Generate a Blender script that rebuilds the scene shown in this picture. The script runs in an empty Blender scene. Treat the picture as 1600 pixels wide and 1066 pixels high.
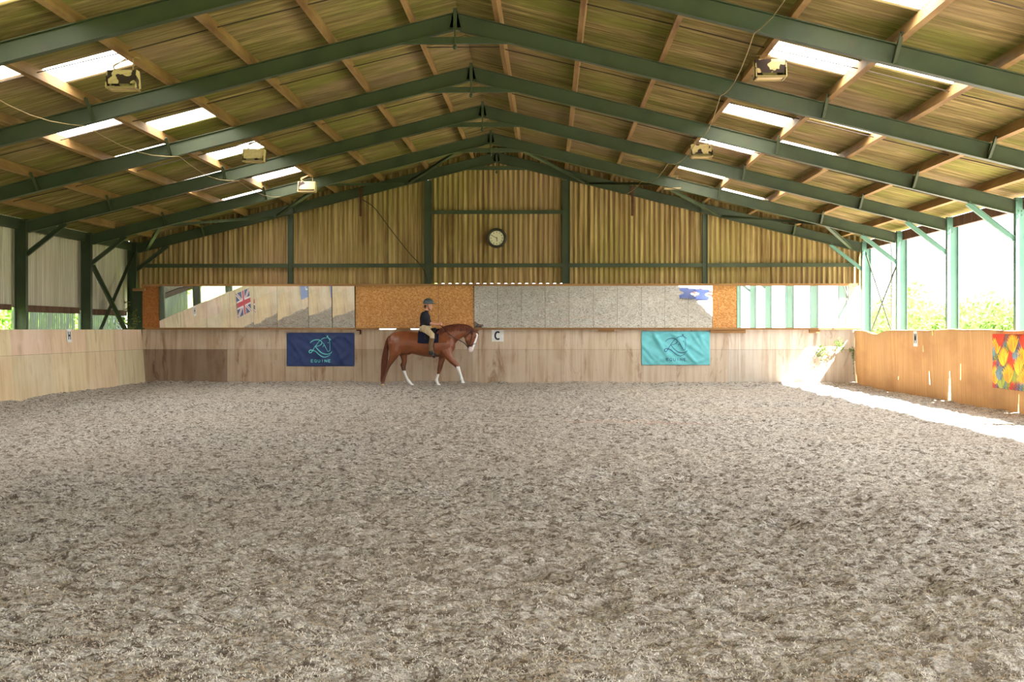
import bpy, bmesh, math, random
import numpy as np
from mathutils import Vector, Matrix
random.seed(7)
RNG = np.random.RandomState(11)
C = bpy.context.scene.collection
PI = math.pi
V = Vector
ORD = ['first', 'second', 'third', 'fourth', 'fifth', 'sixth', 'seventh', 'eighth', 'ninth', 'tenth', 'eleventh', 'twelfth']

# ------------------------------------------------------------------ mesh helpers
class MB:
    def __init__(s):
        s.v = []; s.f = []; s.m = []; s.c = None
    def add(s, vs, fs, mi=0):
        b = len(s.v)
        s.v.extend([tuple(v) for v in vs])
        for f in fs:
            s.f.append([b + i for i in f]); s.m.append(mi)
        return s
    def box(s, x0, x1, y0, y1, z0, z1, mi=0):
        vs = [(x, y, z) for x in (x0, x1) for y in (y0, y1) for z in (z0, z1)]
        return s.add(vs, [(0, 1, 3, 2), (4, 6, 7, 5), (0, 4, 5, 1), (2, 3, 7, 6), (0, 2, 6, 4), (1, 5, 7, 3)], mi)
    def prism(s, prof, p0, p1, side, up, mi=0):
        """extrude closed 2d profile (a along side, b along up) from p0 to p1"""
        p0, p1, side, up = V(p0), V(p1), V(side), V(up)
        n = len(prof)
        vs = [p0 + side * a + up * b for a, b in prof] + [p1 + side * a + up * b for a, b in prof]
        fs = [(i, (i + 1) % n, n + (i + 1) % n, n + i) for i in range(n)]
        fs += [tuple(range(n))[::-1], tuple(range(n, 2 * n))]
        return s.add(vs, fs, mi)
    def bar(s, p0, p1, w, d, up=(0, 0, 1), mi=0):
        p0, p1 = V(p0), V(p1)
        t = (p1 - p0).normalized(); up = V(up)
        sd = t.cross(up)
        if sd.length < 1e-5: sd = t.cross(V((1, 0, 0)))
        sd.normalize(); u = sd.cross(t).normalized()
        return s.prism([(-w / 2, -d / 2), (w / 2, -d / 2), (w / 2, d / 2), (-w / 2, d / 2)], p0, p1, sd, u, mi)
    def ibeam(s, p0, p1, depth_dir, depth, width, tf=.012, tw=.009, mi=0):
        p0, p1 = V(p0), V(p1)
        t = (p1 - p0).normalized(); u = V(depth_dir); u = (u - t * u.dot(t)).normalized(); sd = t.cross(u).normalized()
        w, d = width / 2, depth / 2
        pr = [(-w, -d), (w, -d), (w, -d + tf), (tw / 2, -d + tf), (tw / 2, d - tf), (w, d - tf), (w, d), (-w, d),
              (-w, d - tf), (-tw / 2, d - tf), (-tw / 2, -d + tf), (-w, -d + tf)]
        n = len(pr)
        vs = [p0 + sd * a + u * b for a, b in pr] + [p1 + sd * a + u * b for a, b in pr]
        fs = [(i, (i + 1) % n, n + (i + 1) % n, n + i) for i in range(n)]
        for k in (0, n):
            for q in [(0, 1, 2, 3, 10, 11), (10, 3, 4, 9), (9, 4, 5, 6, 7, 8)]:
                fs.append(tuple(k + i for i in (q if k else q[::-1])))
        return s.add(vs, fs, mi)
    def tube(s, pts, r, n=6, mi=0, cap=True):
        pts = [V(p) for p in pts]
        rs = r if isinstance(r, (list, tuple)) else [r] * len(pts)
        b = len(s.v); ref = None
        for i, p in enumerate(pts):
            t = (pts[min(i + 1, len(pts) - 1)] - pts[max(i - 1, 0)]).normalized()
            if ref is None:
                ref = t.cross(V((0, 0, 1)))
                if ref.length < 1e-3: ref = t.cross(V((0, 1, 0)))
            ref = (ref - t * ref.dot(t)).normalized(); o = t.cross(ref)
            for k in range(n):
                a = 2 * PI * k / n
                s.v.append(tuple(p + (ref * math.cos(a) + o * math.sin(a)) * rs[i]))
        for i in range(len(pts) - 1):
            for k in range(n):
                s.f.append([b + i * n + k, b + i * n + (k + 1) % n, b + (i + 1) * n + (k + 1) % n, b + (i + 1) * n + k]); s.m.append(mi)
        if cap:
            s.f.append([b + k for k in range(n)][::-1]); s.m.append(mi)
            e = b + (len(pts) - 1) * n
            s.f.append([e + k for k in range(n)]); s.m.append(mi)
        return s
    def grid(s, nu, nv, fn, mi=0, closed=False):
        b = len(s.v)
        for i in range(nu):
            for j in range(nv):
                s.v.append(tuple(fn(i / (nu - 1), j / ((nv - 1) if not closed else nv))))
        for i in range(nu - 1):
            for j in range(nv if closed else nv - 1):
                j2 = (j + 1) % nv
                s.f.append([b + i * nv + j, b + (i + 1) * nv + j, b + (i + 1) * nv + j2, b + i * nv + j2]); s.m.append(mi)
        return s
    def loft(s, st, n=16, mi=0, k_top=None):
        """stations (T, B, half_width): rings through T and B, half_width along lateral (T-B x tangent)"""
        b = len(s.v)
        for i, (T, B, hw, lat) in enumerate(st):
            T, B = V(T), V(B); c = (T + B) / 2; u = (T - B) / 2; l = V(lat)
            kt = k_top[i] if k_top else 0
            for k in range(n):
                a = 2 * PI * k / n
                sa, ca = math.sin(a), math.cos(a)
                s.v.append(tuple(c + u * sa + l * (hw * ca * (1 - kt * max(0, sa)))))
        for i in range(len(st) - 1):
            for k in range(n):
                s.f.append([b + i * n + k, b + i * n + (k + 1) % n, b + (i + 1) * n + (k + 1) % n, b + (i + 1) * n + k]); s.m.append(mi)
        s.f.append([b + k for k in range(n)][::-1]); s.m.append(mi)
        e = b + (len(st) - 1) * n
        s.f.append([e + k for k in range(n)]); s.m.append(mi)
        return s
    def lathe(s, prof, center, axis='y', n=32, mi=0):
        cx, cy, cz = center
        b = len(s.v); m = len(prof)
        for k in range(n):
            a = 2 * PI * k / n
            for r, h in prof:
                if axis == 'y': s.v.append((cx + r * math.cos(a), cy + h, cz + r * math.sin(a)))
                else: s.v.append((cx + r * math.cos(a), cy + r * math.sin(a), cz + h))
        for k in range(n):
            k2 = (k + 1) % n
            for i in range(m - 1):
                s.f.append([b + k * m + i, b + k2 * m + i, b + k2 * m + i + 1, b + k * m + i + 1]); s.m.append(mi)
        return s
    def ellipsoid(s, c, r, n=16, m=10, mi=0):
        c = V(c)
        return s.grid(m + 1, n, lambda u, w: c + V((r[0] * math.sin(PI * u) * math.cos(2 * PI * w), r[1] * math.sin(PI * u) * math.sin(2 * PI * w), r[2] * math.cos(PI * u))), mi, True)

WLOC = {}
def link(o, parent, origin):
    C.objects.link(o)
    WLOC[o.name] = V(origin)
    if parent is not None:
        o.parent = parent
        o.location = V(origin) - WLOC[parent.name]
    else:
        o.location = origin

def tag(o, label=None, cat=None, group=None, kind=None):
    if label: o['label'] = label
    if cat: o['category'] = cat
    if group: o['group'] = group
    if kind: o['kind'] = kind
    return o

def obj(name, mb, mats, parent=None, label=None, cat=None, group=None, kind=None, smooth=False, origin=None, fixn=True):
    me = bpy.data.meshes.new(name)
    v = np.array(mb.v, dtype=np.float64)
    if origin is None:
        lo, hi = v.min(0), v.max(0)
        origin = V(((lo[0] + hi[0]) / 2, (lo[1] + hi[1]) / 2, lo[2]))
    origin = V(origin)
    me.from_pydata([tuple(p) for p in (v - np.array(origin))], [], mb.f)
    if not isinstance(mats, (list, tuple)): mats = [mats]
    for m in mats: me.materials.append(m)
    if len(mats) > 1: me.polygons.foreach_set('material_index', mb.m)
    if fixn:
        bm = bmesh.new(); bm.from_mesh(me); bmesh.ops.recalc_face_normals(bm, faces=bm.faces); bm.to_mesh(me); bm.free()
    if smooth: me.polygons.foreach_set('use_smooth', [True] * len(me.polygons))
    if mb.c is not None:
        ca = me.color_attributes.new('tint', 'FLOAT_COLOR', 'POINT')
        ca.data.foreach_set('color', np.array(mb.c, dtype=np.float32).ravel())
    me.update()
    o = bpy.data.objects.new(name, me)
    link(o, parent, origin)
    tag(o, label, cat, group, kind)
    return o

def thing(name, loc, label, cat, group=None):
    o = bpy.data.objects.new(name, None); o.empty_display_size = .2
    link(o, None, loc)
    return tag(o, label, cat, group)

def copy_tree(o, parent=None):
    c = o.copy(); C.objects.link(c)
    WLOC[c.name] = WLOC[o.name].copy()
    if parent is not None: c.parent = parent
    for ch in list(o.children): copy_tree(ch, c)
    return c

def remeshed(mb, voxel, smooth_it=6, factor=.5):
    """fuse overlapping closed pieces to one skin; returns MB"""
    me = bpy.data.meshes.new('tmp'); me.from_pydata(mb.v, [], mb.f); me.update()
    bm = bmesh.new(); bm.from_mesh(me); bmesh.ops.recalc_face_normals(bm, faces=bm.faces); bm.to_mesh(me); bm.free()
    o = bpy.data.objects.new('tmp', me); C.objects.link(o)
    r = o.modifiers.new('r', 'REMESH'); r.mode = 'VOXEL'; r.voxel_size = voxel
    s = o.modifiers.new('s', 'SMOOTH'); s.iterations = smooth_it; s.factor = factor
    dg = bpy.context.evaluated_depsgraph_get()
    ev = o.evaluated_get(dg); m2 = ev.to_mesh()
    out = MB()
    out.v = [tuple(v.co) for v in m2.vertices]; out.f = [list(p.vertices) for p in m2.polygons]; out.m = [0] * len(out.f)
    ev.to_mesh_clear()
    bpy.data.objects.remove(o); bpy.data.meshes.remove(me)
    return out

# ------------------------------------------------------------------ noise for geometry
_T = RNG.rand(256, 256).astype(np.float32)
def vnoise(x, y, seed=0):
    x = x + seed * 17.3; y = y + seed * 9.7
    xi = np.floor(x).astype(np.int64); yi = np.floor(y).astype(np.int64)
    fx = (x - xi); fy = (y - yi)
    fx = fx * fx * (3 - 2 * fx); fy = fy * fy * (3 - 2 * fy)
    a = _T[xi & 255, yi & 255]; b = _T[(xi + 1) & 255, yi & 255]; c = _T[xi & 255, (yi + 1) & 255]; d = _T[(xi + 1) & 255, (yi + 1) & 255]
    return (a * (1 - fx) + b * fx) * (1 - fy) + (c * (1 - fx) + d * fx) * fy

# ------------------------------------------------------------------ materials
def lin(r, g, b):
    f = lambda c: (c / 255) / 12.92 if c / 255 <= .04045 else ((c / 255 + .055) / 1.055) ** 2.4
    return (f(r), f(g), f(b), 1)

class NT:
    def __init__(s, name):
        s.mat = bpy.data.materials.new(name); s.mat.use_nodes = True
        s.t = s.mat.node_tree; s.t.nodes.clear()
        s.out = s.n('ShaderNodeOutputMaterial')
        s.co = None
    def n(s, typ, **kw):
        nd = s.t.nodes.new(typ)
        for k, v in kw.items(): setattr(nd, k, v)
        return nd
    def l(s, a, b): s.t.links.new(a, b)
    def coords(s):
        if s.co is None: s.co = s.n('ShaderNodeTexCoord').outputs['Object']
        return s.co
    def mapped(s, scale, rot=(0, 0, 0), loc=(0, 0, 0)):
        m = s.n('ShaderNodeMapping')
        s.l(s.coords(), m.inputs['Vector'])
        m.inputs['Scale'].default_value = scale if isinstance(scale, tuple) else (scale,) * 3
        m.inputs['Rotation'].default_value = rot; m.inputs['Location'].default_value = loc
        return m.outputs[0]
    def noise(s, scale, detail=3, rough=.55, dist=0, rot=(0, 0, 0), loc=(0, 0, 0)):
        nz = s.n('ShaderNodeTexNoise'); s.l(s.mapped(scale, rot, loc), nz.inputs['Vector'])
        nz.inputs['Scale'].default_value = 1; nz.inputs['Detail'].default_value = detail
        nz.inputs['Roughness'].default_value = rough; nz.inputs['Distortion'].default_value = dist
        return nz.outputs['Fac']
    def rng(s, val, lo, hi, a=0, b=1):
        m = s.n('ShaderNodeMapRange'); s.l(val, m.inputs['Value'])
        m.inputs['From Min'].default_value = lo; m.inputs['From Max'].default_value = hi
        m.inputs['To Min'].default_value = a; m.inputs['To Max'].default_value = b
        return m.outputs[0]
    def mix(s, fac, a, b, mode='MIX'):
        m = s.n('ShaderNodeMix', data_type='RGBA', blend_type=mode)
        if hasattr(fac, 'is_linked'): s.l(fac, m.inputs['Factor'])
        else: m.inputs['Factor'].default_value = fac
        for sock, v in ((m.inputs[6], a), (m.inputs[7], b)):
            if hasattr(v, 'is_linked'): s.l(v, sock)
            else: sock.default_value = v
        return m.outputs[2]
    def math(s, op, a, b=0):
        m = s.n('ShaderNodeMath', operation=op)
        for sock, v in ((m.inputs[0], a), (m.inputs[1], b)):
            if hasattr(v, 'is_linked'): s.l(v, sock)
            else: sock.default_value = v
        return m.outputs[0]
    def bsdf(s, col, rough=.8, spec=.2, metal=0, bump=None, bstr=.4, bdist=.01):
        p = s.n('ShaderNodeBsdfPrincipled')
        if hasattr(col, 'is_linked'): s.l(col, p.inputs['Base Color'])
        else: p.inputs['Base Color'].default_value = col
        p.inputs['Roughness'].default_value = rough; p.inputs['Specular IOR Level'].default_value = spec
        p.inputs['Metallic'].default_value = metal
        if bump is not None:
            b = s.n('ShaderNodeBump'); s.l(bump, b.inputs['Height']); b.inputs['Strength'].default_value = bstr; b.inputs['Distance'].default_value = bdist
            s.l(b.outputs[0], p.inputs['Normal'])
        return p.outputs[0]
    def done(s, sh):
        s.l(sh, s.out.inputs['Surface']); return s.mat

def mat(name, col, rough=.8, spec=.2, metal=0, layers=(), bump=None, tint=False):
    """layers: (scale, detail, lo, hi, colour, amount)"""
    t = NT(name); c = col
    for (sc, de, lo, hi, lc, am) in layers:
        c = t.mix(t.rng(t.noise(sc, de, loc=(random.random() * 9, 3, 1)), lo, hi, 0, am), c, lc)
    if tint:
        a = t.n('ShaderNodeVertexColor', layer_name='tint')
        c = t.mix(1, c, a.outputs[0], 'MULTIPLY')
    bo = None
    if bump: bo = t.noise(bump[0], 4)
    return t.done(t.bsdf(c, rough, spec, metal, bo, bump[1] if bump else 0, bump[2] if bump and len(bump) > 2 else .01))

def vcol_mat(name, rough=.6, spec=.3, bump=None, sheen=0):
    t = NT(name); a = t.n('ShaderNodeVertexColor', layer_name='tint')
    bo = t.noise(bump[0], 4) if bump else None
    return t.done(t.bsdf(a.outputs[0], rough, spec, 0, bo, bump[1] if bump else 0, .005))

# ---- palette
M = {}
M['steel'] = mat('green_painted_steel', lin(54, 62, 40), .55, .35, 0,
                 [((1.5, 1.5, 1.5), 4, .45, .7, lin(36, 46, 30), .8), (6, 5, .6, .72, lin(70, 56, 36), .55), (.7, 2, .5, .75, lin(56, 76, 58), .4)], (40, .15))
M['steel_daylit'] = mat('daylit_green_painted_steel', lin(90, 124, 112), .5, .35, 0,
                 [(2, 4, .5, .7, lin(74, 110, 98), .7), (7, 5, .64, .74, lin(104, 88, 62), .5)], (40, .12))  # same green paint, faded, with open-side daylight put into the colour
M['timber'] = mat('weathered_purlin_timber', lin(138, 107, 66), .75, .2, 0,
                  [((9, .35, 9), 4, .4, .7, lin(106, 74, 44), .8), ((2, .6, 2), 3, .5, .75, lin(176, 142, 98), .6), (1.1, 3, .55, .75, lin(96, 68, 44), .6)], ((60, 2, 60), .3))
M['rail_wood'] = mat('rail_timber', lin(150, 112, 72), .8, .15, 0, [((.5, 9, 9), 4, .4, .7, lin(108, 78, 50), .8)], ((3, 50, 50), .3))
M['darkwood'] = mat('dark_timber', lin(96, 72, 56), .85, .1, 0, [((6, 6, .8), 4, .4, .7, lin(62, 46, 38), .8)])
M['rust'] = mat('rusty_iron', lin(88, 54, 40), .85, .15, 0, [(14, 4, .4, .65, lin(54, 34, 28), .8)])
M['wire'] = mat('dark_wire', lin(52, 42, 34), .7, .2)
M['rope'] = mat('pale_cord', lin(150, 130, 98), .8, .1)
M['black'] = mat('black_leather', lin(26, 25, 26), .45, .4)
M['white_paint'] = mat('white_painted_board', lin(225, 225, 222), .6, .3, 0, [(8, 3, .5, .8, lin(190, 186, 178), .5)])
M['ink'] = mat('dark_lettering', lin(42, 46, 56), .6, .2)
M['grey_plastic'] = mat('grey_plastic', lin(140, 145, 152), .5, .3)

def corr_mat(name, base, dark, moss, pink, slope_axis):
    t = NT(name)
    st = {'x': (.7, 26, .7), 'z': (7, 7, .3)}[slope_axis]
    c = t.mix(t.rng(t.noise(st, 5, .6), .38, .62, 0, .85), base, dark)
    c = t.mix(t.rng(t.noise((.5, .5, .5) if slope_axis == 'z' else (.35, .8, .35), 4, .6, .4), .46, .62, 0, .8), c, moss)
    c = t.mix(t.rng(t.noise((.25, .45, .25), 3, .5, 0, loc=(4, 8, 2)), .5, .66, 0, .75), c, pink)
    st2 = {'x': (1.6, 60, 1.6), 'z': (22, 22, .7)}[slope_axis]
    c = t.mix(t.rng(t.noise(st2, 3, .5), .42, .6, .0, .45), c, dark)
    return t.done(t.bsdf(c, .9, .08, 0, t.noise(60, 3), .25, .004))
M['roof'] = corr_mat('mossy_fibre_cement_roof', lin(152, 132, 90), lin(86, 74, 44), lin(112, 112, 54), lin(138, 114, 92), 'x')
M['gable'] = corr_mat('stained_fibre_cement_gable', lin(184, 158, 112), lin(104, 78, 48), lin(150, 132, 82), lin(164, 134, 104), 'z')
M['clad'] = corr_mat('pale_fibre_cement_cladding', lin(196, 190, 170), lin(150, 142, 122), lin(172, 166, 140), lin(182, 172, 152), 'z')

def skylight_mat():
    t = NT('translucent_roof_sheet')
    a = t.n('ShaderNodeBsdfTranslucent'); a.inputs[0].default_value = (.95, .93, .88, 1)
    b = t.n('ShaderNodeBsdfDiffuse'); b.inputs[0].default_value = (.8, .8, .76, 1)
    m = t.n('ShaderNodeMixShader'); m.inputs[0].default_value = .22
    t.l(a.outputs[0], m.inputs[1]); t.l(b.outputs[0], m.inputs[2])
    return t.done(m.outputs[0])
M['skylight'] = skylight_mat()
def clear_sheet_mat():
    t = NT('cloudy_clear_sheet')
    a = t.n('ShaderNodeBsdfTranslucent'); a.inputs[0].default_value = (.1, .11, .1, 1)
    b = t.n('ShaderNodeBsdfTransparent'); b.inputs[0].default_value = (.5, .54, .52, 1)
    d = t.n('ShaderNodeBsdfDiffuse'); d.inputs[0].default_value = (.35, .36, .33, 1)
    m = t.n('ShaderNodeMixShader'); t.l(t.rng(t.noise((4, 4, 1.2), 5), .35, .65, .55, 1), m.inputs[0])
    m2 = t.n('ShaderNodeMixShader'); m2.inputs[0].default_value = .4
    t.l(a.outputs[0], m2.inputs[1]); t.l(d.outputs[0], m2.inputs[2])
    t.l(m2.outputs[0], m.inputs[2]); t.l(b.outputs[0], m.inputs[1])
    return t.done(m.outputs[0])
M['clear'] = clear_sheet_mat()
def mirror_mat():
    t = NT('dusty_mirror')
    g = t.n('ShaderNodeBsdfGlossy'); g.inputs[0].default_value = (.9, .92, .9, 1); g.inputs['Roughness'].default_value = .012
    d = t.n('ShaderNodeBsdfDiffuse'); d.inputs[0].default_value = (.55, .55, .52, 1)
    m = t.n('ShaderNodeMixShader'); t.l(t.rng(t.noise((2, 2, 2), 4), .3, .7, .08, .24), m.inputs[0])
    t.l(g.outputs[0], m.inputs[1]); t.l(d.outputs[0], m.inputs[2])
    return t.done(m.outputs[0])
M['mirror'] = mirror_mat()
def osb_mat(name, a, b, c):
    t = NT(name)
    col = a
    for k, (ang, cc) in enumerate(((.5, b), (-.7, c), (1.3, b), (2.3, a), (.1, c))):
        v = t.n('ShaderNodeTexVoronoi'); v.inputs['Scale'].default_value = 1
        mp = t.n('ShaderNodeMapping', vector_type='TEXTURE'); t.l(t.coords(), mp.inputs[0])
        mp.inputs['Scale'].default_value = (.1, .1, .022); mp.inputs['Rotation'].default_value = (0, ang, 0); mp.inputs['Location'].default_value = (k * .31, 0, k * .17)
        t.l(mp.outputs[0], v.inputs['Vector'])
        col = t.mix(t.rng(v.outputs['Distance'], .25, .42, .75, 0), col, cc)
    return t.done(t.bsdf(col, .75, .2, 0, t.noise(50, 3), .2, .004))
M['osb'] = osb_mat('orange_strand_board', lin(188, 134, 80), lin(220, 172, 114), lin(156, 102, 54))
M['osb_dark'] = osb_mat('brown_strand_board', lin(160, 98, 52), lin(178, 118, 66), lin(132, 78, 38))
M['osb_pale'] = osb_mat('pale_strand_board', lin(158, 148, 142), lin(172, 162, 156), lin(138, 126, 120))
M['ply'] = mat('weathered_plywood', lin(214, 192, 162), .85, .12, 0,
               [((5, 5, .5), 5, .4, .68, lin(192, 164, 132), .7), ((.6, .6, .6), 4, .5, .7, lin(228, 214, 192), .6), ((2.5, 2.5, 1), 5, .58, .74, lin(150, 122, 96), .5)], ((30, 30, 4), .15), tint=True)
def mat_wall():
    t = NT('ribbed_brown_matting')
    c = t.mix(t.rng(t.noise((1, 26, .5), 3), .35, .65, 0, .8), lin(202, 164, 116), lin(170, 132, 90))
    c = t.mix(t.rng(t.noise((.5, .5, 1.2), 4), .5, .72, 0, .7), c, lin(166, 126, 86))
    w = t.n('ShaderNodeTexWave', wave_type='BANDS', bands_direction='Y'); t.l(t.mapped(1), w.inputs[0]); w.inputs['Scale'].default_value = 9
    tr = t.n('ShaderNodeBsdfTranslucent'); t.l(c, tr.inputs[0])
    m = t.n('ShaderNodeMixShader'); m.inputs[0].default_value = .12
    t.l(t.bsdf(c, .85, .1, 0, w.outputs['Fac'], .5, .006), m.inputs[1]); t.l(tr.outputs[0], m.inputs[2])
    return t.done(m.outputs[0])
M['matting'] = mat_wall()
def floor_mat():
    t = NT('sand_and_fibre_surface')
    f = t.noise((38, 38, 38), 5, .75, .4)
    c = t.mix(t.rng(f, .39, .61), lin(142, 133, 123), lin(231, 225, 217))
    c = t.mix(t.rng(t.noise((10.5, 10.5, 10.5), 5, .68, .8),   .512, .59, 0, .9), c, lin(84, 70, 58))
    c = t.mix(t.rng(t.noise((3.4, 3.4, 3.4), 6, .7, .6), .55, .64, 0, .6), c, lin(92, 77, 64))
    c = t.mix(t.rng(t.noise((22, 22, 22), 4, .7, .3, loc=(5, 2, 1)), .54, .62, 0, .65), c, lin(100, 84, 70))
    c = t.mix(t.rng(t.noise((85, 85, 85), 2, .5), .6, .7, 0, .7), c, lin(240, 232, 218))
    c = t.mix(t.rng(t.noise((.16, .16, .16), 2, .5), .4, .65, 0, .3), c, lin(186, 170, 152))
    sx = t.n('ShaderNodeSeparateXYZ'); t.l(t.coords(), sx.inputs[0])   # streak of redder sand across the middle
    ex = t.math('ABSOLUTE', t.math('MULTIPLY', t.math('SUBTRACT', sx.outputs[0], 3.0), .42)); ey = t.math('ABSOLUTE', t.math('MULTIPLY', t.math('SUBTRACT', sx.outputs[1], 23.4), 1.6))
    st = t.math('MULTIPLY', t.rng(t.math('ADD', ex, ey), .3, 1.1, 1, 0), t.rng(t.noise((5, 5, 5), 4), .4, .6, 0, .45))
    c = t.mix(st, c, lin(206, 160, 138))
    h = t.math('ADD', t.noise((30, 30, 30), 5, .7), t.math('MULTIPLY', t.noise((90, 90, 90), 3, .6), .5))
    return t.done(t.bsdf(c, .95, .05, 0, h, .9, .02))
M['floor'] = floor_mat()
M['grass'] = mat('grass_ground', lin(104, 124, 62), .9, .1, 0, [(1.5, 4, .4, .65, lin(132, 140, 80), .8)], (20, .4, .03))
def leaf_mat(name, a, b, f=.5):
    t = NT(name)
    c = t.mix(t.rng(t.noise(2.3, 3), .35, .65), a, b)
    d = t.n('ShaderNodeBsdfDiffuse'); t.l(c, d.inputs[0]); e = t.n('ShaderNodeBsdfTranslucent'); t.l(c, e.inputs[0])
    m = t.n('ShaderNodeMixShader'); m.inputs[0].default_value = f; t.l(d.outputs[0], m.inputs[1]); t.l(e.outputs[0], m.inputs[2])
    return t.done(m.outputs[0])
M['leaf'] = leaf_mat('leaf_green', lin(96, 134, 56), lin(150, 176, 88))
M['leaf_dry'] = leaf_mat('weed_leaf', lin(92, 98, 58), lin(134, 134, 88))
M['leaf_glare'] = leaf_mat('glare_washed_leaf', lin(98, 124, 62), lin(142, 164, 96))  # leaf green paled by the open side's glare, put into the colour
M['bark'] = mat('bark', lin(92, 76, 60), .9, .1)

# ------------------------------------------------------------------ camera, light
CAMX, CAMZ, FPX, YAW = 1.51, 1.56, 2174.0, math.radians(1.528)
cam = bpy.data.cameras.new('camera'); co = bpy.data.objects.new('camera', cam); C.objects.link(co)
cam.sensor_width = 36; cam.lens = 36 * FPX / 1600; cam.shift_y = -18 / 1600
co.location = (CAMX, 0, CAMZ); co.rotation_euler = (PI / 2, 0, YAW); cam.clip_end = 500
bpy.context.scene.camera = co
def xat(px, Y):
    return CAMX + Y * math.tan(math.atan((px - 800) / FPX) - YAW)
def yat(px, X):
    return (X - CAMX) / math.tan(math.atan((px - 800) / FPX) - YAW)
def zat(py, Y, X=0):
    return CAMZ + (515 - py) / FPX * (Y * math.cos(YAW) - (X - CAMX) * math.sin(YAW))

sc = bpy.context.scene
w = bpy.data.worlds.new('world'); sc.world = w; w.use_nodes = True
bg = w.node_tree.nodes['Background']; bg.inputs[0].default_value = (.86, .93, 1, 1); bg.inputs[1].default_value = 1.0
sun = bpy.data.lights.new('sun', 'SUN'); sun.energy = 13; sun.angle = math.radians(.6); sun.color = (1, .965, .91)
so = bpy.data.objects.new('sun', sun); C.objects.link(so)
SUND = V((-.67, .30, -1)).normalized()
so.rotation_euler = SUND.to_track_quat('-Z', 'Y').to_euler(); so.location = (30, -10, 40)
sc.view_settings.view_transform = 'Standard'; sc.view_settings.look = 'None'; sc.view_settings.gamma = 1
sc.view_settings.use_curve_mapping = False
sc.view_settings.exposure = 2.85
sc.cycles.max_bounces = 10; sc.cycles.diffuse_bounces = 7; sc.cycles.transparent_max_bounces = 12
sc.cycles.use_denoising = True
sc.cycles.sample_clamp_indirect = 20

# ------------------------------------------------------------------ setting
YB = 39.7            # face of the end kickboard
RIDGE, SL = 6.66, .25
NRM = V((SL, 0, 1)).normalized()      # roof normal on the +x slope
PORT = [13.1, 17.73, 22.3, 26.9, 31.5, 36.0, 40.0]

def fh(X, Y):
    h = .035 * (vnoise(X / 1.1, Y / 1.1, 1) - .5) + .03 * (vnoise(X / .37, Y / .37, 2) - .5)
    h = h + .02 * (np.abs(vnoise(X / .13, Y / .12, 3) - .5) * 2) - .008
    h = h + .024 * (vnoise(X / .065, Y / .06, 4) - .5) + .024 * (vnoise(X / .036, Y / .034, 5) - .5)
    h = h - .05 * np.clip((vnoise(X / .42, Y / .38, 6) - .74) * 5, 0, 1)
    return h + .07 * np.clip((Y - YB + .7) / .7, 0, 1) ** 2 + .05 * np.clip((-9.6 - X) / .5, 0, 1) ** 2
def build_floor():
    ys = list(np.arange(-3, 4.6, .15)); y = ys[-1]
    while y < YB + .02:
        y += max(.021, .33 * y * y / (FPX * 1.56)); ys.append(y)
    ys = np.array(ys); xs = np.arange(-10.16, 10.33, .024)
    X, Y = np.meshgrid(xs, ys); X = X.astype(np.float64)
    X = X + (vnoise(X * 30, Y * 30, 9) - .5) * .012
    h = fh(X, Y)
    ny, nx = X.shape
    me = bpy.data.meshes.new('floor')
    co_ = np.stack([X, Y, h], -1).reshape(-1, 3)
    me.vertices.add(len(co_)); me.vertices.foreach_set('co', co_.ravel())
    i = np.arange(ny * nx).reshape(ny, nx)
    q = np.stack([i[:-1, :-1], i[:-1, 1:], i[1:, 1:], i[1:, :-1]], -1).reshape(-1, 4)
    me.loops.add(q.size); me.loops.foreach_set('vertex_index', q.ravel())
    me.polygons.add(len(q)); me.polygons.foreach_set('loop_start', np.arange(0, q.size, 4)); me.polygons.foreach_set('loop_total', np.full(len(q), 4))
    me.polygons.foreach_set('use_smooth', np.ones(len(q), dtype=bool))
    me.materials.append(M['floor']); me.update(calc_edges=True); me.validate()
    o = bpy.data.objects.new('floor', me); link(o, None, (0, 0, 0))
    tag(o, 'pale riding arena surface of churned sand and fibre', 'floor', None, 'structure')
build_floor()
def scraps():
    R = np.random.RandomState(4); n = 62000
    y = 5.8 + 12 * R.rand(n) ** 1.7; x = CAMX - .03 * y + (R.rand(n) * 2 - 1) * (.40 * y)
    x = np.clip(x, -9.8, 9.8); z = fh(x, y) + .004
    a = R.rand(n) * 2 * PI; L = .004 + .013 * R.rand(n) ** 2; wd = .0006 + .0011 * R.rand(n); b = R.randn(n) * .7; t = .003 + .007 * R.rand(n)
    P = []
    for k, (u, zz) in enumerate(((-1, -.004), (0, 1), (1, .1))):
        ang = a + b * u
        cx, cy, cz = x + u * L * np.cos(ang), y + u * L * np.sin(ang), z + (t * zz if zz > 0 else zz)
        ox, oy = -np.sin(ang) * wd, np.cos(ang) * wd
        P += [np.stack([cx + ox, cy + oy, cz], -1), np.stack([cx - ox, cy - oy, cz + .0015], -1)]
    m = MB(); m.v = [tuple(v) for v in np.stack(P, 1).reshape(-1, 3)]
    m.f = [q for i in range(n) for q in ([6 * i, 6 * i + 1, 6 * i + 3, 6 * i + 2], [6 * i + 2, 6 * i + 3, 6 * i + 5, 6 * i + 4])]; m.m = [0] * len(m.f)
    obj('fibre_scraps', m, mat('pale_fibre', lin(222, 212, 196), .9, .1, 0, [(3, 2, .5, .6, lin(176, 150, 120), .8), (2.2, 2, .6, .7, lin(120, 96, 78), .8)]), None, 'pale fibre scraps mixed into the near sand', 'fibre', None, 'stuff', fixn=False)
scraps()
g = MB(); g.add([(-90, -60, -.16), (90, -60, -.16), (90, 110, -.16), (-90, 110, -.16)], [(0, 1, 2, 3)])
obj('ground', g, M['grass'], None, 'grass field around the riding barn', 'grass', None, 'structure')

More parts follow.
